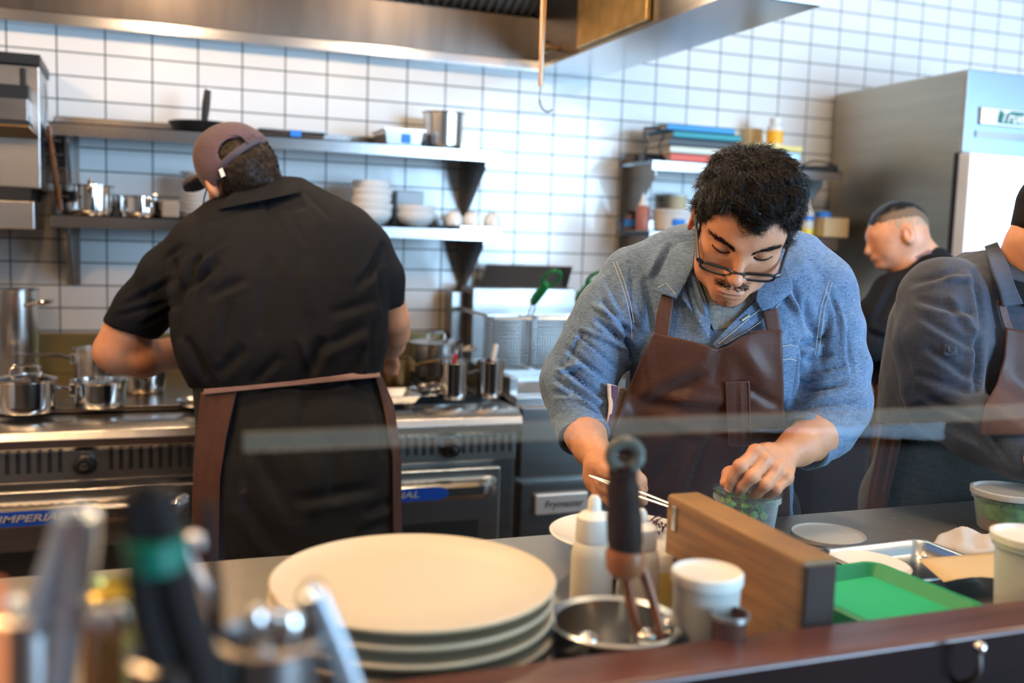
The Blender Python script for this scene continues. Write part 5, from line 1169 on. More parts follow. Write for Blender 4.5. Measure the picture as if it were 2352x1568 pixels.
# ---- arms (skin)
def hand_field(lo,hi): return Field(lo,hi,.0021)
fa=Field(*bbox([c_(1930,930,1.80),c_(1640,1180,1.50),c_(1930,1100,1.5),c_(1650,950,1.8)],.03),.0024)
cF=[(1897,988,1.735,50),(1870,1003,1.71,53),(1835,1024,1.68,44),(1800,1045,1.655,36)]
fa.chain([c_(a,b_,d) for a,b_,d,r in cF],[px2m(r,d)*.98 for a,b_,d,r in cF],.012)
kn={'i':(1736,1040,1.605),'m':(1757,1058,1.600),'r':(1783,1078,1.600),'p':(1806,1098,1.605)}
wr=c_(1798,1046,1.652)
for q,r0 in (('i',.0150),('m',.0150),('r',.0150),('p',.0140)):
    fa.cone(wr,c_(*kn[q]),.022,r0*.80,.006)
fa.ell(c_(1770,1060,1.628),(.036,.027,.022),rotz(-.5),.012)
fg_={'i':[(1736,1040,1.605),(1700,1070,1.575),(1683,1098,1.585),(1674,1122,1.595)],
    'm':[(1757,1058,1.600),(1727,1094,1.570),(1706,1117,1.583),(1697,1131,1.598)],
    'r':[(1783,1078,1.600),(1757,1113,1.572),(1738,1133,1.588),(1731,1143,1.602)],
    'p':[(1806,1098,1.605),(1783,1122,1.580),(1765,1138,1.592),(1756,1148,1.604)]}
for q,P_ in fg_.items():
    sc={'i':1,'m':1.02,'r':.98,'p':.86}[q]
    fa.chain([c_(*p) for p in P_],[.0112*sc,.0104*sc,.0093*sc,.0082*sc],.0022)
    fa.ell(c_(*P_[1]),.0109*sc,None,.004)
fa.chain([c_(1775,1075,1.655),c_(1705,1078,1.635),c_(1676,1088,1.625),c_(1667,1108,1.617)],[.020,.0125,.0118,.0098],.006)
for q in 'imrp':
    a,b_=np.array(kn[q]),np.array([1798,1046,1.652]);
    fa.ell(c_(*(a-[0,4,.006])),.0118,None,.008)
def crease(v,N):
    return v+N*(noise(v,260)*.0006+noise(v,90)*.0012)[:,None]
skinobj('left_arm_and_hand',fa,'skin',P2,1,fn=crease)
# nail on the index finger
nc=c_(1674,1119,1.5875);obj('fingernail',B().add([tuple(W(nc+np.array([math.cos(a)*.0052+math.sin(a)*.001,math.sin(a)*.0062,-.0008+.003*abs(math.cos(a))]))) for a in np.linspace(0,2*PI,17)[:-1]],[tuple(range(16))]),'nail',P2)
fb=Field(*bbox([c_(1290,930,1.86),c_(1500,1180,1.50),c_(1290,1180,1.5),c_(1420,930,1.86)],.03),.0024)
cF=[(1333,962,1.74,54),(1345,1000,1.70,46),(1358,1030,1.66,39),(1370,1052,1.63,34)]
fb.chain([c_(a,b_,d) for a,b_,d,r in cF],[px2m(r,d) for a,b_,d,r in cF],.012)
fb.ell(c_(1385,1092,1.595),(.033,.036,.024),rotz(.35),.016)
K=[(1412,1062,1.57),(1400,1085,1.555),(1388,1110,1.560),(1380,1132,1.575)]
for k in K: fb.cone(c_(1378,1068,1.605),c_(*k),.021,.0145,.01)
fb.chain([c_(1412,1062,1.57),c_(1450,1080,1.548),c_(1470,1103,1.556),c_(1476,1122,1.57)],[.0125,.0115,.0100,.0088],.004)
fb.chain([c_(1400,1085,1.555),c_(1444,1110,1.535),c_(1468,1135,1.550),c_(1476,1150,1.565)],[.0125,.0115,.0100,.0088],.004)
fb.chain([c_(1388,1110,1.560),c_(1425,1138,1.543),c_(1450,1152,1.560),c_(1455,1160,1.58)],[.0120,.0112,.0098,.0086],.004)
fb.chain([c_(1380,1132,1.575),c_(1410,1156,1.560),c_(1430,1164,1.575),c_(1436,1164,1.59)],[.0108,.0100,.0088,.0078],.004)
fb.chain([c_(1372,1070,1.585),c_(1392,1080,1.545),c_(1425,1088,1.525),c_(1452,1100,1.528)],[.018,.0135,.0118,.0098],.006)
skinobj('right_arm_and_hand',fb,'skin',P2,1,fn=crease)
# ---- shirt
lo,hi=bbox([c_(1240,540,1.6),c_(2000,1210,1.6),c_(1240,540,2.1),c_(2000,1250,2.1)],.0)
fs=Field(lo,hi,.0048)
fs.loft(rowsof([(556,1560,1850,1.80,.05),(585,1505,1880,1.80,.08),(630,1450,1900,1.80,.11),(700,1440,1896,1.80,.125),(800,1450,1860,1.80,.135),(900,1440,1835,1.83,.135),(1000,1425,1815,1.875,.14),(1100,1425,1812,1.925,.14),(1250,1430,1815,1.98,.14)]),.02)
for a,b_,r0,r1 in(((1590,588,1.80),(1468,645,1.80),.062,.066),((1800,600,1.79),(1885,668,1.79),.06,.062)): fs.cone(c_(*a),c_(*b_),r0,r1,.03)
fs.chain([c_(1464,658,1.79),c_(1410,734,1.78),c_(1360,810,1.775),c_(1325,880,1.775),c_(1335,945,1.745)],[.066,.068,.0615,.062,.046],.022)
fs.cone(c_(1325,885,1.775),c_(1335,958,1.745),.060,.052,.012)
fs.chain([c_(1878,680,1.785),c_(1900,760,1.78),c_(1915,850,1.775),c_(1918,930,1.765)],[.066,.061,.060,.056],.022)
fs.chain([c_(1918,925,1.765),c_(1880,985,1.745)],[.062,.060],.015);fs.cone(c_(1925,960,1.76),c_(1925,1015,1.75),.035,.02,.02)
# cuffs cut open where the forearms come out
ca=c_(1338,985,1.725);da=c_(1352,1040,1.66)-c_(1325,900,1.77);da/=np.linalg.norm(da)
fs.box(ca+da*.10,(.11,.11,.10),np.stack([np.cross(da,[0,0,1.])/np.linalg.norm(np.cross(da,[0,0,1.])),np.cross(da,np.cross(da,[0,0,1.]))/np.linalg.norm(np.cross(da,np.cross(da,[0,0,1.]))),da],1),.003,.004,'cut')
cb=c_(1856,1010,1.72);db=c_(1810,1045,1.66)-c_(1930,955,1.765);db/=np.linalg.norm(db)
Qb=np.stack([np.cross(db,[0,0,1.])/np.linalg.norm(np.cross(db,[0,0,1.])),np.cross(db,np.cross(db,[0,0,1.]))/np.linalg.norm(np.cross(db,np.cross(db,[0,0,1.]))),db],1)
fs.box(cb+db*.085,(.085,.085,.085),Qb,.003,.004,'cut')
fs_plain=fs.f.copy()
FL=[ # sleeve on the left of the photo
 (1385,690,1452,770,9,-.012),(1360,700,1440,745,7,.006),(1372,735,1450,800,8,-.010),(1330,752,1440,800,6,.005),(1318,760,1415,845,5,-.006),
 (1300,800,1400,880,7,-.008),(1285,838,1390,915,8,-.012),(1282,850,1330,838,8,.008),(1275,872,1385,940,7,-.009),(1295,880,1392,965,5,.005),(1268,905,1320,905,6,-.005),(1395,640,1440,740,9,-.006),
 (1445,600,1455,780,6,-.005),(1440,760,1452,830,9,-.012),(1480,640,1500,760,10,-.007),(1540,560,1500,640,9,-.008),(1455,700,1475,760,7,.006),
 (1262,960,1385,985,6,-.004),(1340,760,1300,830,6,-.004),
 # body and the right side
 (1820,650,1860,760,9,-.009),(1790,640,1830,720,8,.006),(1850,690,1880,790,8,-.008),(1835,800,1900,775,9,-.012),(1840,830,1910,815,7,-.006),(1835,870,1950,850,6,.005),(1845,900,1945,880,8,-.010),
 (1845,925,1940,905,6,.005),(1870,930,1965,925,6,-.008),(1885,950,1975,965,6,-.005),(1905,720,1885,830,10,-.006),(1925,690,1945,800,8,.004),(1845,780,1835,900,9,-.012),(1940,760,1960,860,7,-.004),(1900,660,1925,720,6,-.005),(1860,860,1950,838,4,-.004)]
def dn(v,N): return v+N*(noise(v*np.array([1,1,1]),28)*.006+noise(v*np.array([1,.5,1]),60)*.003)[:,None]
sh=skinobj('denim_shirt',fs,'denim',P2,1,fl=FL,fn=dn,gain=1.45)
# rolled cuffs
def cuff(c0,d,r,h,m,name,fld,squash=1.0,ax=None):
    d=np.asarray(d,float);d/=np.linalg.norm(d)
    pr=[(r-.006,-h),(r+.001,-h),(r+.003,-h*.5),(r+.0035,0),(r+.002,h*.5),(r+.0005,h),(r-.003,h+.0015),(r-.006,h-.002)]
    b=B().lathe(pr,(0,0,0),48,d,close=True);v=np.array(b.v);a=np.array(ax if ax is not None else [1,0,0]);a=a-d*(a@d);a/=np.linalg.norm(a)
    v=v+np.outer(v@a,a)*(squash-1);v=v+noise(v+c0,55)[:,None]*.005*(v/(np.linalg.norm(v,axis=1,keepdims=True)+1e-9))
    b.v=[tuple(p) for p in W(v+c0)];return obj(name,b,m,P2)
cuff(ca-da*.010,da,.0455,.030,'denim','rolled_cuff',fs,1.0)
cuff(cb-db*.004,db,.0485,.020,'denim','rolled_cuff',fs,1.0)
# open neck: undershirt, collar wings and button band
patch('undershirt',fs,[(1600,590),(1595,640),(1610,700),(1640,760)],[(1740,600),(1745,640),(1730,690),(1690,750)],'undershirt',P2,off=.002,sm=8,nz=[(40,.006,(1,1,1))])
def collar(name,L_,R_,off,**k): return patch(name,fs,L_,R_,'denim',P2,off=off,thick=.0028,sm=10,**k)
collar('collar',[(1556,560),(1527,600),(1513,640),(1504,668)],[(1598,552),(1592,610),(1575,650),(1553,686)],.020,nz=[(30,.006,(1,1,1))],lift=lambda a,b:.016*(1-a)*np.sin(b*PI/2))
collar('collar',[(1556,676),(1575,696),(1600,730),(1628,778)],[(1596,606),(1606,650),(1622,690),(1632,740)],.012,fl=[(1570,640,1600,740,7,-.008),(1585,620,1620,720,6,.007)],nz=[(30,.006,(1,1,1))])
collar('collar',[(1745,640),(1735,690),(1750,715),(1782,700)],[(1796,600),(1812,630),(1820,655),(1812,675)],.018,lift=lambda a,b:.010*b*np.sin(a*PI))
collar('button_band',[(1762,672),(1720,705),(1678,745),(1636,792)],[(1795,690),(1765,722),(1722,752),(1645,802)],.009)
for o_,a_ in((0,0),):
    surfline('stitch_line',fs,[(1768,694),(1728,724),(1690,757),(1650,790)],.0005,'stitch',P2,.0125)
    surfline('stitch_line',fs,[(1792,696),(1764,727),(1720,758),(1665,790)],.0005,'stitch',P2,.0125)
    surfline('stitch_line',fs,[(1512,660),(1530,650),(1552,676)],.0005,'stitch',P2,.024)
    surfline('buttonhole',fs,[(1704,736),(1722,724)],.0018,'stitch',P2,.0125,n=8)
    surfline('stitch_line',fs,[(1408,601),(1424,640),(1440,690),(1450,740),(1452,780)],.0004,'stitch',P2,.0035)
    surfline('stitch_line',fs,[(1416,600),(1432,640),(1447,690),(1456,740)],.0004,'stitch',P2,.0035)
    surfline('stitch_line',fs,[(1912,648),(1896,700),(1888,760),(1880,812)],.0004,'stitch',P2,.0035)
    surfline('stitch_line',fs,[(1905,645),(1888,700),(1879,760),(1872,815)],.0004,'stitch',P2,.0035)
# chest pocket at the right
patch('chest_pocket',fs,[(1796,792),(1796,880),(1798,930)],[(1833,795),(1830,860),(1815,910)],'denim',P2,off=.004,thick=.002)
surfline('stitch_line',fs,[(1797,795),(1815,792),(1832,796)],.0005,'stitch',P2,.0055);surfline('stitch_line',fs,[(1797,826),(1815,824),(1831,828)],.0005,'stitch',P2,.0055)
# ---- apron
AF=[(1480, 790, 1500, 900, -20.0, 0.0075), (1620, 860, 1480, 930, -17.5, -0.0105), (1480, 905, 1700, 930, -15.0, 0.009000000000000001), (1500, 935, 1760, 925, -15.0, -0.006), (1660, 800, 1640, 880, -20.0, -0.009000000000000001), (1700, 790, 1760, 880, -20.0, 0.006749999999999999), (1690, 880, 1790, 930, -11.25, -0.006749999999999999), (1640, 990, 1580, 1130, -11.25, -0.006), (1560, 1000, 1500, 1110, -11.25, -0.006), (1720, 1000, 1700, 1120, -11.25, -0.0045000000000000005), (1530, 960, 1640, 1010, -15.0, 0.006), (1600, 1010, 1560, 1150, -10.0, 0.0045000000000000005), (1450, 1000, 1480, 1130, -11.25, -0.0045000000000000005)]
ap=patch('apron_bib',fs,[(1503,765),(1470,830),(1440,900),(1408,985),(1395,1060),(1400,1250)],[(1795,757),(1797,850),(1800,930),(1806,1000),(1812,1100),(1815,1250)],'brown_apron',P2,off=.028,thick=.0025,n=90,mm=60,sm=25,fl=AF,nz=[(14,.010,(1,1,1))],top=[(1500,762),(1540,772),(1600,786),(1648,803),(1672,795),(1700,775),(1745,758),(1795,757)])

patch('apron_strap',fs,[(1519,676),(1508,720),(1503,766)],[(1548,680),(1543,722),(1535,774)],'brown_strap',P2,off=.014,thick=.002,sm=20,n=20,mm=8)
patch('apron_strap',fs,[(1752,716),(1757,740),(1762,772)],[(1785,706),(1790,735),(1794,772)],'brown_strap',P2,off=.018,thick=.002,sm=20,n=20,mm=8)
patch('apron_pocket',fs,[(1666,876),(1668,950),(1674,1026)],[(1722,874),(1724,950),(1727,1024)],'brown_apron',P2,off=.0325,thick=.0022,sm=25,n=40,mm=14,fl=[(1700,880,1702,1020,6,.002)])
for L_ in ([(1668,878),(1670,950),(1676,1023),(1725,1022)],[(1719,878),(1721,950),(1724,1020)],[(1708,760),(1745,762),(1795,763)]): surfline('seam_line',fs,L_,.0008,'dark_sauce',P2,.0345)
# striped side towel tucked in the apron string
tw=patch('side_towel',fs,[(1395,880),(1398,930),(1392,985),(1382,1010)],[(1445,895),(1436,945),(1420,985),(1408,1015)],'striped_towel',P2,off=.014,thick=.005,sm=20,n=30,mm=16,fl=[(1420,885,1402,1005,7,-.006)])
patch('towel_stripe',fs,[(1404,884),(1404,930),(1395,985)],[(1420,888),(1415,935),(1404,985)],'towel_stripe',P2,off=.0175,thick=.002,sm=20,n=24,mm=6)
# trousers, hidden behind the counter
fl_=Field(*bbox([c_(1400,1150,1.75),c_(1850,1150,1.75),R@(atZ(1560,1150,0)*0+np.array([V(1560,1150,1.92)[0],-2.1,.0])-CAM),R@(np.array([V(1740,1150,1.92)[0],-2.1,.0])-CAM)],.14),.009)
for px in(1560,1715):
    h_=c_(px,1180,1.99);wp=V(px,1180,1.99);kn_=R@(np.array([wp[0],wp[1]-.02,.5])-CAM);ft=R@(np.array([wp[0],wp[1]+.02,.10])-CAM)
    fl_.chain([h_,kn_,ft],[.105,.075,.055],.03);toe=R@(np.array([wp[0]-.02,wp[1]-.12,.045])-CAM);hl=R@(np.array([wp[0],wp[1]+.05,.045])-CAM);fl_.cone(hl,toe,.042,.042,.02)
skinobj('trousers',fl_,'black_trousers',P2,2)
# tweezers held in the right hand
tz=thing('plating_tweezers','long steel plating tweezers held over the white plate','tweezers',V(1450,1120,1.53))
e0=V(1354,1091,1.545);e1=V(1548,1163,1.47);
for s_ in(-1,1):
    md_=(e0+e1)/2+R[1]*s_*.0035+R[0]*s_*.001;obj('arm',B().tube(curve([e0,e0+(md_-e0)*.5,md_,e1+R[1]*s_*.0022],6),[.0024]*6+[.0038]*7+[.0028]*(len(curve([e0,e0,md_,e1],6))-13),8,flat=.6),'tong_blue',tz)
# clear cup with herbs under the left hand
cup,(cx_,cy_,cz_)=deli(1717,1126,1.62,.0548,0.08,'clear plastic cup of green leaves under the fingers of the denim shirted cook',lid=None,z0=CT)
top=V(1717,1126,1.62);hcup=top[2]-CT
for ch in list(cup.children):
    for v_ in ch.data.vertices: v_.co.z*=hcup/.08
rn=np.random.RandomState(8)
for nm,mm_,n_,z0_,z1_,sz in (('green_leaves','herb_green',70,.25,.93,.011),('dark_leaves','book_dark',30,.3,.75,.010),('white_base','white_plastic',10,.08,.30,.014)):
    b=B()
    for i in range(n_):
        h_=rn.uniform(z0_,z1_)*hcup;rad=(.0438+.011*h_/hcup-.006)*math.sqrt(rn.uniform(.3,1));a=rn.uniform(-PI,PI)
        if nm=='dark_leaves': a=rn.uniform(-.9,.4)
        p=np.array([cx_+rad*math.cos(a),cy_+rad*math.sin(a),CT+h_]);d=rn.normal(0,1,3);d/=np.linalg.norm(d);u=np.cross(d,rn.normal(0,1,3));u/=np.linalg.norm(u)
        v=[];k=7
        for t_ in range(k):
            q=t_/(k-1);wd=sz*.55*math.sin(q*PI)**.8
            for s_ in(-1,0,1): v.append(p+d*(q-.5)*sz*1.5+u*s_*wd+np.cross(d,u)*(.25*abs(s_)*wd+.003*math.sin(q*PI)))
        b.add(v,[(t_*3+s_,t_*3+s_+1,t_*3+s_+4,t_*3+s_+3) for t_ in range(k-1) for s_ in(0,1)])
    o=obj(nm,b,mm_,cup);o['kind']='stuff'
# ================================================================== cook seen from behind, black shirt and cap
P1=thing('person','broad person seen from behind in black short sleeves and plum cap at the range','person',foot(680,1200,2.47))
D1=2.45
lo,hi=bbox([c_(205,395,2.2),c_(940,1330,2.2),c_(205,395,2.85),c_(940,1330,2.85)],.03)
f1=Field(lo,hi,.0062)
f1.loft(rowsof([(412,560,690,2.56,.055),(440,520,760,2.55,.085),(480,458,835,2.54,.115),(520,420,868,2.52,.135),(560,402,886,2.51,.15),(640,400,893,2.49,.165),(720,400,893,2.48,.17),(800,406,888,2.47,.17),(850,420,878,2.47,.165),(890,446,872,2.47,.155)]),.03,2.3)
f1.chain([c_(470,580,2.52),c_(395,640,2.53),c_(330,710,2.55),c_(300,752,2.56)],[.088,.079,.070,.068],.03)
f1.chain([c_(835,580,2.52),c_(872,640,2.53),c_(893,716,2.56)],[.07,.055,.042],.03)
a_=c_(300,752,2.56);d_=c_(245,850,2.60)-c_(330,690,2.55);d_=d_/np.linalg.norm(d_)
def cutend(fld,p,d,half=.1):
    e1=np.cross(d,[0,0,1.]);e1/=np.linalg.norm(e1);e2=np.cross(d,e1);fld.box(p+d*half,(half,half,half),np.stack([e1,e2,d],1),.002,.003,'cut')
dd=np.array([-.34,-.94,.05]);dd/=np.linalg.norm(dd);cutend(f1,c_(300,757,2.56),dd)
dd=np.array([.25,-.97,.1]);dd/=np.linalg.norm(dd);cutend(f1,c_(900,708,2.56),dd,.08)
FL=[(455,590,400,700,14,-.016),(500,600,430,660,12,-.010),(520,560,440,620,10,.007),(400,640,290,700,9,-.008),(395,690,270,725,8,-.007),(405,700,330,745,8,-.010),(400,600,412,780,10,-.018),
 (440,660,480,620,10,-.008),(480,680,560,640,14,-.009),(560,480,700,470,12,-.005),(600,450,640,520,10,-.006),(660,480,700,560,12,-.005),(700,440,760,500,10,-.006),(480,500,560,470,10,.006),
 (880,560,850,640,12,-.012),(870,620,885,720,9,-.014),(820,660,870,600,14,-.009),(760,720,860,690,16,-.008),(700,880,740,780,18,-.016),(740,800,840,750,16,-.010),(690,780,720,870,12,.008),(800,880,840,800,14,-.010),
 (500,860,560,800,18,-.010),(430,780,470,870,16,-.012),(580,880,640,820,14,-.008),(620,600,600,760,22,-.006),(700,600,710,720,20,.005),(530,700,500,820,18,-.006),(860,740,850,850,12,-.010),(350,640,330,730,8,.006),(420,560,380,600,8,-.006)]
def bn(v,N): return v+N*(noise(v,11)*.006+noise(v*np.array([1,.6,1]),30)*.0035)[:,None]
shirt1=skinobj('black_shirt',f1,'black_cloth',P1,1,fl=FL,fn=bn)
patch('collar',f1,[(515,458),(500,482)],[(678,416),(692,442)],'black_cloth',P1,off=.014,thick=.003,sm=14,n=18,mm=40,top=[(515,458),(560,426),(600,409),(640,403),(678,414)],lift=lambda a,b:.010*np.sin(b*PI)*a)
# arms
fr=Field(*bbox([c_(200,720,2.35),c_(480,880,2.35),c_(200,720,2.9),c_(480,880,2.9)],.03),.005)
fr.chain([c_(312,728,2.56),c_(290,770,2.57),c_(268,808,2.575)],[.058,.058,.050],.02)
fr.ell(c_(262,806,2.565),(.052,.050,.05),None,.02)
fr.chain([c_(272,812,2.58),c_(330,822,2.62),c_(400,812,2.70),c_(450,800,2.78)],[.050,.050,.040,.033],.02)
fr.ell(c_(322,822,2.585),(.045,.040,.045),None,.02)
skinobj('left_arm',fr,'skin',P1,2)
hf_=Field(*bbox([c_(440,770,2.7),c_(540,850,2.95)],.05),.004)
hf_.chain([c_(446,801,2.77),c_(462,800,2.81),c_(480,806,2.85)],[.033,.034,.036],.015)
for k in range(4):
    a0=c_(484+k*5,796+k*6,2.86);hf_.chain([a0,a0+[.02,-.022,.035],a0+[.012,-.05,.045]],[.0125,.011,.009],.004)
hf_.chain([c_(470,812,2.84),c_(486,830,2.85),c_(496,838,2.86)],[.015,.012,.010],.005)
skinobj('left_hand',hf_,'skin',P1,1)
fr=Field(*bbox([c_(850,690,2.4),c_(960,830,2.9)],.04),.005)
fr.chain([c_(893,690,2.55),c_(902,735,2.58),c_(905,765,2.62),c_(902,792,2.70),c_(895,806,2.78)],[.042,.040,.038,.030,.027],.02)
for k in range(4):
    a0=c_(886+k*6,812+k*1.5,2.81);fr.chain([c_(896,806,2.78),a0,a0+[.004,-.03,.03],a0+[0,-.055,.035]],[.02,.0125,.011,.009],.004)
fr.chain([c_(886,806,2.78),c_(876,822,2.79),c_(874,834,2.80)],[.015,.012,.009],.005)
skinobj('right_arm_and_hand',fr,'skin',P1,1)
# head, hair, cap
Hc=c_(552,385,2.52)
Q1=rotz(math.radians(28))          # head leans left in the photo; local y is the crown direction
def hp(x,y,z): return Hc+Q1@np.array([x,y,z])
fh1=Field(Hc-.2,Hc+.2,.004)
fh1.ell(hp(.0,.0,.0),(.082,.095,.088),Q1,.01);fh1.ell(hp(-.02,-.045,.035),(.055,.06,.055),Q1,.03)
fh1.cone(hp(.012,-.05,-.0),c_(608,442,2.54),.055,.058,.03)
fh1.ell(c_(487,424,2.47),(.015,.034,.018),rotz(.35),.006);fh1.ell(c_(485,424,2.45),(.006,.020,.008),rotz(.35),.003,'cut');fh1.cone(c_(500,445,2.50),c_(505,478,2.54),.022,.024,.02)
fh1.cone(hp(-.055,-.08,.03),hp(-.03,-.11,.04),.028,.022,.02)
skinobj('head',fh1,'skin',P1,1)
fq=Field(Hc-.2,Hc+.2,.004)
fq.ell(hp(.004,-.002,-.004),(.088,.100,.094),Q1,.01)
fq.cone(hp(.010,-.03,-.03),hp(.022,-.068,-.02),.058,.055,.03)
EAR=c_(488,432,2.48)
def hclip(G):
    q=(G-Hc)@Q1;x,y,z=q[...,0],q[...,1],q[...,2]
    a=-(y+.088-.012*np.cos(x*30));b_=(z-.02);e=-(np.sqrt(((G[...,0]-EAR[0])/.030)**2+((G[...,1]-EAR[1])/.048)**2)-1)*.03
    t=y-.06
    return np.maximum(np.maximum(a,np.maximum(b_,e)),t)
fq.clip(hclip);fq.warp(lambda G:.005*noise(G,90))
v_,f_=fq.mesh();v_=smooth_mesh(v_,f_,1);N_=normals(v_,f_);hb_=obj('hair',(W(v_),f_),'hair_brown',P1)
sel=np.where(N_[:,2]<.3)[0];sel=np.random.RandomState(4).choice(sel,3500)
strands('cropped_hair',v_[sel],np.tile(Q1@np.array([0,-1,0]),(len(sel),1))+np.random.RandomState(3).normal(0,.3,(len(sel),3)),N_[sel],'hair_brown',hb_,L=.011,r=.0006,curl=.001,seg=4,lift=.2,seed=6)
fc=Field(Hc-.22,Hc+.22,.004)
fc.ell(hp(-.002,.012,.004),(.096,.108,.105),Q1,.01);fc.ell(hp(-.035,.03,.0),(.06,.08,.08),Q1,.03);fc.ell(hp(0,.008,.004),(.090,.100,.098),Q1,.003,'cut')
cbn=np.array([-.02,1.0,-.20]);cbn/=np.linalg.norm(cbn)
def capclip(G):
    q=(G-Hc)@Q1;base=-(q@cbn-.022)-.055*np.clip((-q[...,0]-.01)/.08,0,1.3)*1.0
    arch=-(np.sqrt(((q[...,0]-.018)/.036)**2+((q[...,1]-.020)/.030)**2)-1)*.03+np.where(q[...,2]<0,0,-9)*1.0
    return np.maximum(base,arch)
fc.clip(capclip);fc.warp(lambda G:.002*noise(G,40))
cap=skinobj('cap',fc,'cap_cloth',P1,1)
ang=np.linspace(-1.0,2.6,20)
arc=[hp(.018+.040*math.cos(a)*1.0,.022+.036*math.sin(a),-.094+.035*(math.cos(a)*.4)**2+max(0,math.sin(a))*.012) for a in np.linspace(-.1,PI+.15,18)]
obj('arch_trim',B().tube([W(p) for p in arc],.0035,8),mat('cap_dark',(.05,.045,.07),.7),cap)
st=[hp(-.05,-.020,-.082),hp(-.025,-.004,-.096),hp(.0,.004,-.101),(hp(.03,.010,-.099)),hp(.062,.018,-.082),hp(.086,.026,-.05)]
obj('adjuster_strap',B().tube([W(p) for p in curve(st,5)],.0085,8,flat=.25,up=-R[2]),'cap_dark',cap)
p=hp(-.030,-.018,-.1005);obj('size_tag',B().add([tuple(W(p+Q1@np.array(q))) for q in ((-.006,-.010,0),(.005,-.010,-.001),(.007,.010,-.001),(-.003,.010,0),(-.006,-.010,.002),(.005,-.010,.001),(.007,.010,.001),(-.003,.010,.002))],[(0,1,2,3),(7,6,5,4),(0,4,5,1),(1,5,6,2),(2,6,7,3),(3,7,4,0)]),'paper_white',cap,smooth=False)
fv=Field(Hc-.24,Hc+.15,.004)
fv.ell(c_(452,425,2.60),(.034,.024,.060),rotz(.5),.01);fv.ell(c_(458,436,2.60),(.036,.022,.064),rotz(.5),.006,'cut')
skinobj('visor',fv,'cap_dark',P1,1)
obj('glasses_temple',B().tube([V(478,425,2.47),V(470,450,2.52),V(466,475,2.56)],.002,6),'frames_black',P1)
# trousers, apron worn round the front and sides, waist string
ft1=Field(*bbox([c_(430,850,2.2),c_(940,1330,2.75),R@(np.array([V(560,1200,2.47)[0]-.1,-1.45,.0])-CAM),R@(np.array([V(800,1200,2.47)[0]+.1,-1.1,.0])-CAM)],.06),.0075)
ft1.loft(rowsof([(870,446,874,2.47,.150),(900,452,876,2.47,.155),(960,458,900,2.465,.165),(1050,452,912,2.46,.175),(1150,450,916,2.46,.175),(1250,458,914,2.46,.165),(1330,470,905,2.46,.15)]),.03,2.3)
for px in(575,790):
    wp=V(px,1250,2.46);ft1.chain([c_(px,1250,2.46),R@(np.array([wp[0],wp[1]+.0,.5])-CAM),R@(np.array([wp[0],wp[1]+.01,.09])-CAM)],[.125,.085,.065],.05)
    ft1.cone(R@(np.array([wp[0],wp[1]-.05,.045])-CAM),R@(np.array([wp[0],wp[1]+.14,.045])-CAM),.043,.043,.02)
TF=[(540,900,520,1050,14,-.008),(700,900,690,1010,16,-.006),(600,1050,680,1200,22,-.008),(760,1000,770,1150,24,-.012),(680,1150,860,1120,18,-.010),(840,1180,900,1150,14,-.010),(820,1230,890,1200,14,-.008),(560,1150,640,1270,22,-.010),(860,920,880,1050,12,-.006),(690,1010,720,1180,20,.006)]
skinobj('trousers',ft1,'black_trousers',P1,2,fl=TF,fn=lambda v,N:v+N*(noise(v,13)*.006)[:,None])
patch('apron_side',ft1,[(462,900),(452,1000),(444,1100),(440,1330)],[(545,893),(520,1000),(505,1100),(500,1330)],'brown_apron',P1,off=.010,thick=.003,sm=20,n=60,mm=20,fl=[(500,910,480,1100,10,-.004)])
patch('apron_side',ft1,[(862,868),(880,930),(902,1050),(905,1330)],[(876,862),(905,930),(921,1050),(922,1330)],'brown_apron',P1,off=.010,thick=.003,sm=20,n=60,mm=10)
patch('waist_string',ft1,[(470,893),(466,906)],[(872,852),(874,866)],'mauve_tie',P1,off=.016,thick=.003,sm=10,n=8,mm=50,top=[(470,893),(560,886),(660,876),(760,864),(873,850)])
# ================================================================== person at the right edge in the dark grey shirt
P3=thing('person','person in dark grey shirt and brown apron, cut off by the right edge','person',foot(2230,1000,2.05))
lo,hi=bbox([c_(2000,540,1.7),c_(2460,1200,1.7),c_(2000,540,2.25),c_(2460,1200,2.25)],.02)
f3=Field(lo,hi,.0058)
f3.loft(rowsof([(575,2235,2410,2.02,.06),(610,2140,2430,2.02,.10),(650,2085,2440,2.02,.13),(720,2056,2450,2.02,.14),(800,2044,2450,2.02,.15),(900,2034,2440,2.03,.15),(975,2030,2440,2.04,.15)]),.03,2.4)
f3.chain([c_(2170,690,1.93),c_(2160,790,1.90),c_(2165,880,1.88),c_(2180,935,1.86)],[.088,.080,.073,.066],.03)
f3.chain([c_(2180,935,1.86),c_(2250,985,1.80),c_(2345,1040,1.74)],[.066,.056,.046],.02)
G3=[(2090,650,2200,620,12,-.010),(2110,690,2230,720,12,-.010),(2120,730,2240,800,12,-.008),(2130,800,2235,870,12,-.009),(2100,860,2230,900,12,-.008),(2120,910,2240,960,12,-.010),(2060,760,2090,900,14,-.008),(2180,680,2250,780,11,.007),(2240,620,2260,760,12,-.012),(2250,760,2245,900,12,-.016),(2280,800,2270,950,14,-.008),(2150,960,2240,1010,10,-.010),(2220,980,2290,1050,10,-.009),(2270,990,2330,1070,9,-.008),(2080,930,2160,900,10,.006),(2050,900,2070,960,8,-.006),(2170,640,2240,640,9,.006)]
def gn(v,N): return v+N*(noise(v,14)*.009+noise(v*np.array([1,.6,1]),38)*.004)[:,None]
skinobj('grey_shirt',f3,'grey_shirt',P3,1,fl=G3,fn=gn)
patch('collar',f3,[(2262,566),(2278,620),(2296,668),(2304,704)],[(2290,556),(2312,600),(2332,660),(2350,698)],'grey_shirt',P3,off=.018,thick=.003,sm=14,n=30,mm=14)
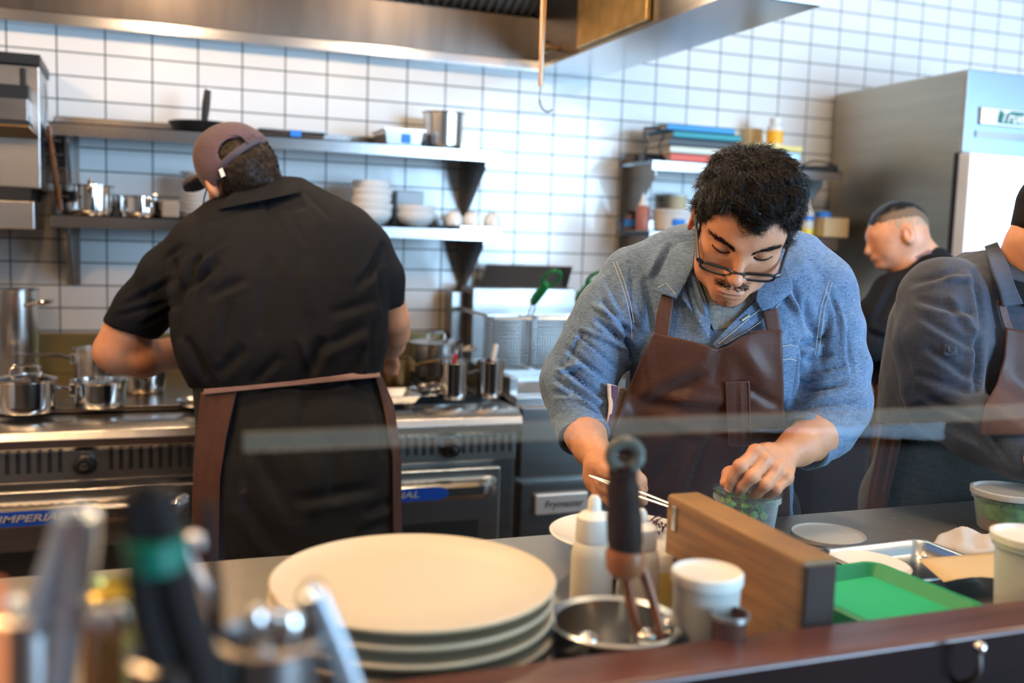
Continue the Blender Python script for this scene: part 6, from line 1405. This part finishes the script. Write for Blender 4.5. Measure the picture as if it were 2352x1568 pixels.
patch('apron_strap',f3,[(2290,690),(2300,730),(2312,770)],[(2308,690),(2318,730),(2332,768)],'brown_strap',P3,off=.010,thick=.002,sm=14,n=20,mm=8)
patch('apron_bib',f3,[(2310,752),(2305,820),(2290,880),(2262,930),(2250,1000)],[(2460,780),(2460,850),(2460,900),(2460,950),(2460,1000)],'brown_apron',P3,off=.014,thick=.0025,sm=20,n=40,mm=30)
p=c_(2182,803,1.80);hb3=f3.hit(np.array([2182.]),np.array([803.]),.004)[0]
obj('sleeve_button',B().lathe([(0,0),(.0055,0),(.006,.001),(.005,.0022),(0,.002)],V(2182,803,hb3),16,-R[2]),'black_plastic',P3)
patch('sleeve_tab',f3,[(2168,790),(2168,818)],[(2198,786),(2198,816)],'grey_shirt',P3,off=.0035,thick=.002,sm=4,n=8,mm=8)
HC=c_(2446,530,1.91)
H3=rotz(math.radians(-6))@(np.diag([1,1,-1.0])@roty(math.radians(72))@rotx(math.radians(32)))
def H3P(x,y,z): return HC+H3@np.array([x,y,z],float)
f3h=Field(HC-.26,HC+.22,.005)
def E3(p,r,k=.012,op='add'): f3h.ell(H3P(*p),r,H3,k,op)
E3((0,.026,-.012),(.072,.082,.092));E3((0,.02,.043),(.060,.060,.046),.03);E3((0,-.035,.030),(.056,.072,.058),.03);E3((0,-.075,.036),(.049,.040,.046),.025);E3((0,-.098,.078),(.022,.016,.016),.02)
for s_ in(-1,1):
    f3h.cone(H3P(s_*.012,.020,.082),H3P(s_*.048,.026,.060),.0095,.008,.014)
    E3((s_*.032,.006,.094),(.017,.012,.016),.010,'cut');E3((s_*.032,.004,.0725),(.0145,.0125,.0135),.004);E3((s_*.046,-.030,.058),(.020,.022,.020),.022)
    E3((s_*.0125,-.034,.095),(.0078,.0068,.010),.006);E3((s_*.079,-.004,-.004),(.007,.032,.019),.008)
f3h.cone(H3P(0,.014,.088),H3P(0,-.030,.109),.0078,.0092,.010);E3((0,-.066,.076),(.030,.026,.024),.018);E3((0,-.0655,.0975),(.022,.0042,.0070),.004);E3((0,-.0735,.0955),(.019,.0052,.0075),.004)
f3h.cone(H3P(0,-.055,-.030),c_(2350,650,1.98),.050,.064,.03)
skinobj('head',f3h,'skin',P3,1)
f3r=Field(HC-.18,HC+.18,.005)
f3r.ell(H3P(0,.031,-.014),(.079,.087,.099),H3,.01);f3r.ell(H3P(0,-.028,-.050),(.052,.034,.036),H3,.02)
def h3c(G):
    q=(G-HC)@H3;x,y,z=q[...,0],q[...,1],q[...,2]
    return np.maximum(np.maximum((z-(.050+.46*y))*.85,-(y+.066)+np.clip(z*1.6,-.02,.05)),-(np.sqrt(((y+.008)/.036)**2+((z-.0)/.024)**2)-1)*.03-np.where(np.abs(x)>.06,0,9))
f3r.clip(h3c);f3r.warp(lambda G:.002*noise(G,110))
skinobj('hair',f3r,'hair_matte',P3,1)
bf=Field(HC-.2,HC+.2,.004)
bf.ell(H3P(0,-.078,.037),(.0515,.041,.048),H3,.02);bf.ell(H3P(0,-.098,.078),(.0245,.0185,.0185),H3,.02)
for s_ in(-1,1): bf.cone(H3P(s_*.062,-.02,.012),H3P(s_*.050,-.075,.03),.010,.014,.01)
def b3c(G):
    q=(G-HC)@H3;y,z=q[...,1],q[...,2];return np.maximum(np.maximum(y+.045-.9*np.clip(.03-z,0,.04),-z-.0),np.where((np.abs(q[...,0])<.026)&(y>-.078)&(z>.05),.01,-9.))
bf.clip(b3c);skinobj('beard',bf,'hair_matte',P3,1)
patch('undershirt',f3,[(2318,640),(2330,690)],[(2400,660),(2400,720)],'black_cloth',P3,off=.008,thick=.003,sm=6,n=12,mm=12)
fh3=Field(*bbox([c_(2300,1010,1.6),c_(2480,1120,1.9)],.04),.0045)
fh3.chain([c_(2325,1032,1.755),c_(2370,1055,1.72),c_(2395,1066,1.70)],[.034,.030,.030],.012)
for k in range(4):
    a0=c_(2405+k*3,1052+k*9,1.69-k*.004);fh3.chain([c_(2380,1060,1.71),a0,a0+[.028,-.010,-.005],a0+[.045,-.028,0]],[.026,.0125,.011,.009],.004)
fh3.chain([c_(2370,1050,1.70),c_(2400,1040,1.68),c_(2425,1050,1.67)],[.018,.0125,.0095],.005)
skinobj('right_hand',fh3,'skin',P3,1)
f3t=Field(*bbox([c_(1985,930,1.8),c_(2460,1200,2.25),R@(np.array([V(2130,1100,2.05)[0]-.1,-2.25,.0])-CAM),R@(np.array([V(2350,1100,2.05)[0]+.1,-2.0,.0])-CAM)],.06),.008)
f3t.loft(rowsof([(940,2032,2430,2.10,.13),(1000,2030,2420,2.12,.13),(1080,2010,2420,2.16,.13),(1200,1995,2420,2.20,.13)]),.03,2.3)
for px in(2090,2320):
    wp=V(px,1180,2.20);f3t.chain([c_(px,1180,2.20),R@(np.array([wp[0],wp[1],.5])-CAM),R@(np.array([wp[0],wp[1],.09])-CAM)],[.10,.08,.06],.05);f3t.cone(R@(np.array([wp[0],wp[1]+.05,.045])-CAM),R@(np.array([wp[0],wp[1]-.14,.045])-CAM),.042,.042,.02)
skinobj('trousers',f3t,'grey_trousers',P3,2,fn=lambda v,N:v+N*(noise(v,13)*.012)[:,None])
patch('apron_skirt',f3t,[(2026,980),(2015,1040),(1998,1110),(1985,1200)],[(2075,985),(2062,1050),(2045,1120),(2035,1200)],'brown_apron',P3,off=.014,thick=.003,sm=14,n=30,mm=14,fl=[(2050,990,2020,1150,8,-.006)])
# ================================================================== far person in black, seen from behind at the side
P4=thing('person','person with a fresh fade haircut in a black shirt, turned away beside the tall fridge','person',foot(2120,900,3.2))
lo,hi=bbox([c_(1930,560,2.95),c_(2300,1000,2.95),c_(1930,560,3.5),c_(2300,1000,3.5)],.02)
f4=Field(lo,hi,.008)
f4.loft(rowsof([(572,2100,2160,3.25,.06),(600,2070,2195,3.22,.11),(640,2035,2240,3.20,.14),(700,1995,2262,3.2,.15),(800,1990,2270,3.2,.15),(920,2015,2275,3.2,.15)]),.03,2.3)
f4.chain([c_(2052,672,3.16),c_(2012,735,3.13),c_(1988,795,3.12)],[.068,.064,.055],.03)
f4.chain([c_(1985,790,3.12),c_(1960,800,3.15),c_(1935,795,3.2)],[.052,.045,.04],.02)
skinobj('black_shirt',f4,'black_cloth',P4,1,fn=lambda v,N:v+N*(noise(v,12)*.012)[:,None],fl=[(2060,650,2010,740,12,-.012),(2080,700,2030,800,12,-.012),(2040,780,1990,760,9,-.010)])
h4=c_(2060,536,3.2);Q4=rotz(.24)
def h4p(x,y,z): return h4+Q4@np.array([x,y,z])
f4h=Field(h4-.2,h4+.2,.0045)
f4h.ell(h4p(.010,.016,0),(.089,.080,.072),Q4,.01);f4h.ell(h4p(-.045,-.025,0),(.050,.072,.056),Q4,.03)
f4h.ell(h4p(-.078,.012,0),(.014,.02,.03),Q4,.02);f4h.cone(h4p(-.088,-.002,0),h4p(-.104,-.036,0),.007,.012,.010);f4h.ell(h4p(-.084,-.060,0),(.016,.012,.022),Q4,.012);f4h.ell(h4p(-.068,-.088,0),(.02,.016,.022),Q4,.02)
f4h.ell(h4p(.006,-.012,-.074),(.018,.032,.010),Q4@rotz(-.15),.005);f4h.ell(h4p(.002,-.008,-.082),(.009,.018,.005),Q4,.003,'cut')
f4h.cone(h4p(.03,-.04,0),c_(2112,600,3.24),.06,.072,.03);f4h.cone(h4p(-.01,-.06,0),c_(2085,615,3.2),.045,.055,.03)
skinobj('head',f4h,'skin_face',P4,1)
def crown(name,m,r,up,ymin):
    f=Field(h4-.2,h4+.2,.0045);f.ell(h4p(.010,.016,0),np.array(r)*.955,Q4,.01)
    def cl(G):
        q=(G-h4)@Q4;x,y=q[...,0],q[...,1];ln=ymin(x);return np.maximum(ln-y,-(x+.078))
    f.clip(cl);f.warp(lambda G:.0025*noise(G,120));return skinobj(name,f,m,P4,1)
crown('faded_sides','skin_fade',(.0955,.0855,.0755),0,lambda x:np.where(x>-.01,.012-.2*x-1.0*np.maximum(x-.05,0),.010))
crown('fade_shadow',mat('fade_dark',(.13,.09,.06),.6),(.0975,.0875,.0765),0,lambda x:.040-.1*x-1.0*np.maximum(x-.055,0)-.5*np.maximum(-x-.04,0))
crown('hair','hair_black',(.101,.092,.076),0,lambda x:.066-.00*x-.9*np.maximum(x-.055,0)-.9*np.maximum(-x-.045,0))
patch('apron_neck_strap',f4,[(2095,585),(2105,592)],[(2132,568),(2140,580)],'mauve_tie',P4,off=.012,thick=.003,sm=4,n=8,mm=14)
f4t=Field(*bbox([c_(1980,880,3.0),c_(2300,1100,3.5),R@(np.array([V(2080,1000,3.2)[0]-.1,-1.35,.0])-CAM),R@(np.array([V(2200,1000,3.2)[0]+.15,-1.1,.0])-CAM)],.08),.01)
f4t.loft(rowsof([(890,2015,2275,3.2,.15),(1000,2010,2275,3.2,.16),(1100,2010,2270,3.2,.15)]),.03,2.3)
for px in(2070,2200):
    wp=V(px,1080,3.2);f4t.chain([c_(px,1080,3.2),R@(np.array([wp[0],wp[1],.5])-CAM),R@(np.array([wp[0],wp[1],.09])-CAM)],[.10,.08,.06],.05);f4t.cone(R@(np.array([wp[0],wp[1],.045])-CAM),R@(np.array([wp[0]-.12,wp[1]+.08,.045])-CAM),.042,.042,.02)
skinobj('trousers',f4t,'black_trousers',P4,2)
patch('apron_side',f4t,[(2012,885),(2006,960),(2000,1090)],[(2050,885),(2046,960),(2044,1090)],'brown_apron',P4,off=.012,thick=.003,sm=8,n=20,mm=8)
hh4=Field(*bbox([c_(1905,770,3.05),c_(1960,820,3.35)],.04),.005)
hh4.chain([c_(1940,795,3.19),c_(1925,796,3.22),c_(1915,800,3.24)],[.032,.030,.03],.012)
for k in range(4):
    a0=c_(1910,792+k*5,3.25);hh4.chain([c_(1918,799,3.235),a0,a0+[-.02,-.02,.01],a0+[-.024,-.045,.012]],[.025,.0125,.011,.009],.004)
hh4.chain([c_(1920,790,3.21),c_(1905,792,3.20),c_(1898,800,3.20)],[.016,.012,.009],.005)
skinobj('left_hand',hh4,'skin',P4,1)
# prep table with tubs in front of the far person
tp=atZ(1985,862,1.04);tx=tp[0]
t=thing('prep_table','narrow steel prep table between the denim shirted cook and the far person','table',(3.04,-.62,0))
obj('worktop',B().box(2.74,3.34,-.88,-.33,.90,.935),'steel',t,bevel=.004);obj('cabinet',B().box(2.76,3.32,-.86,-.35,.12,.899),'wood_panel_dark',t);
for x in(2.78,3.30):
    for y in(-.82,-.37): obj('leg',B().lathe([(0,0),(.018,0),(.018,.12),(0,.12)],(x,y,0),12),'steel',t)
q=atY(1985,862,-.70);one('chopping_board',B().box(2.92,3.30,-.86,-.50,.936,.965),'wood_warm','brown wooden chopping board on the narrow prep table behind the denim shirt','cutting board',bevel=.004)
c=atY(1990,850,-.66);t=thing('herb_tub','clear square tub of greens on the wooden chopping board','tub',(c[0],-.66,.966))
obj('greens',B().box(c[0]-.065,c[0]+.065,-.715,-.605,.968,1.00),'herb_green',t,bevel=.008);obj('body',B().box(c[0]-.075,c[0]+.075,-.73,-.59,.9665,1.045),'thin_clear',t,bevel=.004)
obj('rim',B().box(c[0]-.08,c[0]+.08,-.735,-.725,1.043,1.05).box(c[0]-.08,c[0]+.08,-.595,-.585,1.043,1.05).box(c[0]-.08,c[0]-.072,-.735,-.585,1.043,1.05).box(c[0]+.072,c[0]+.08,-.735,-.585,1.043,1.05),'clear_plastic',t)
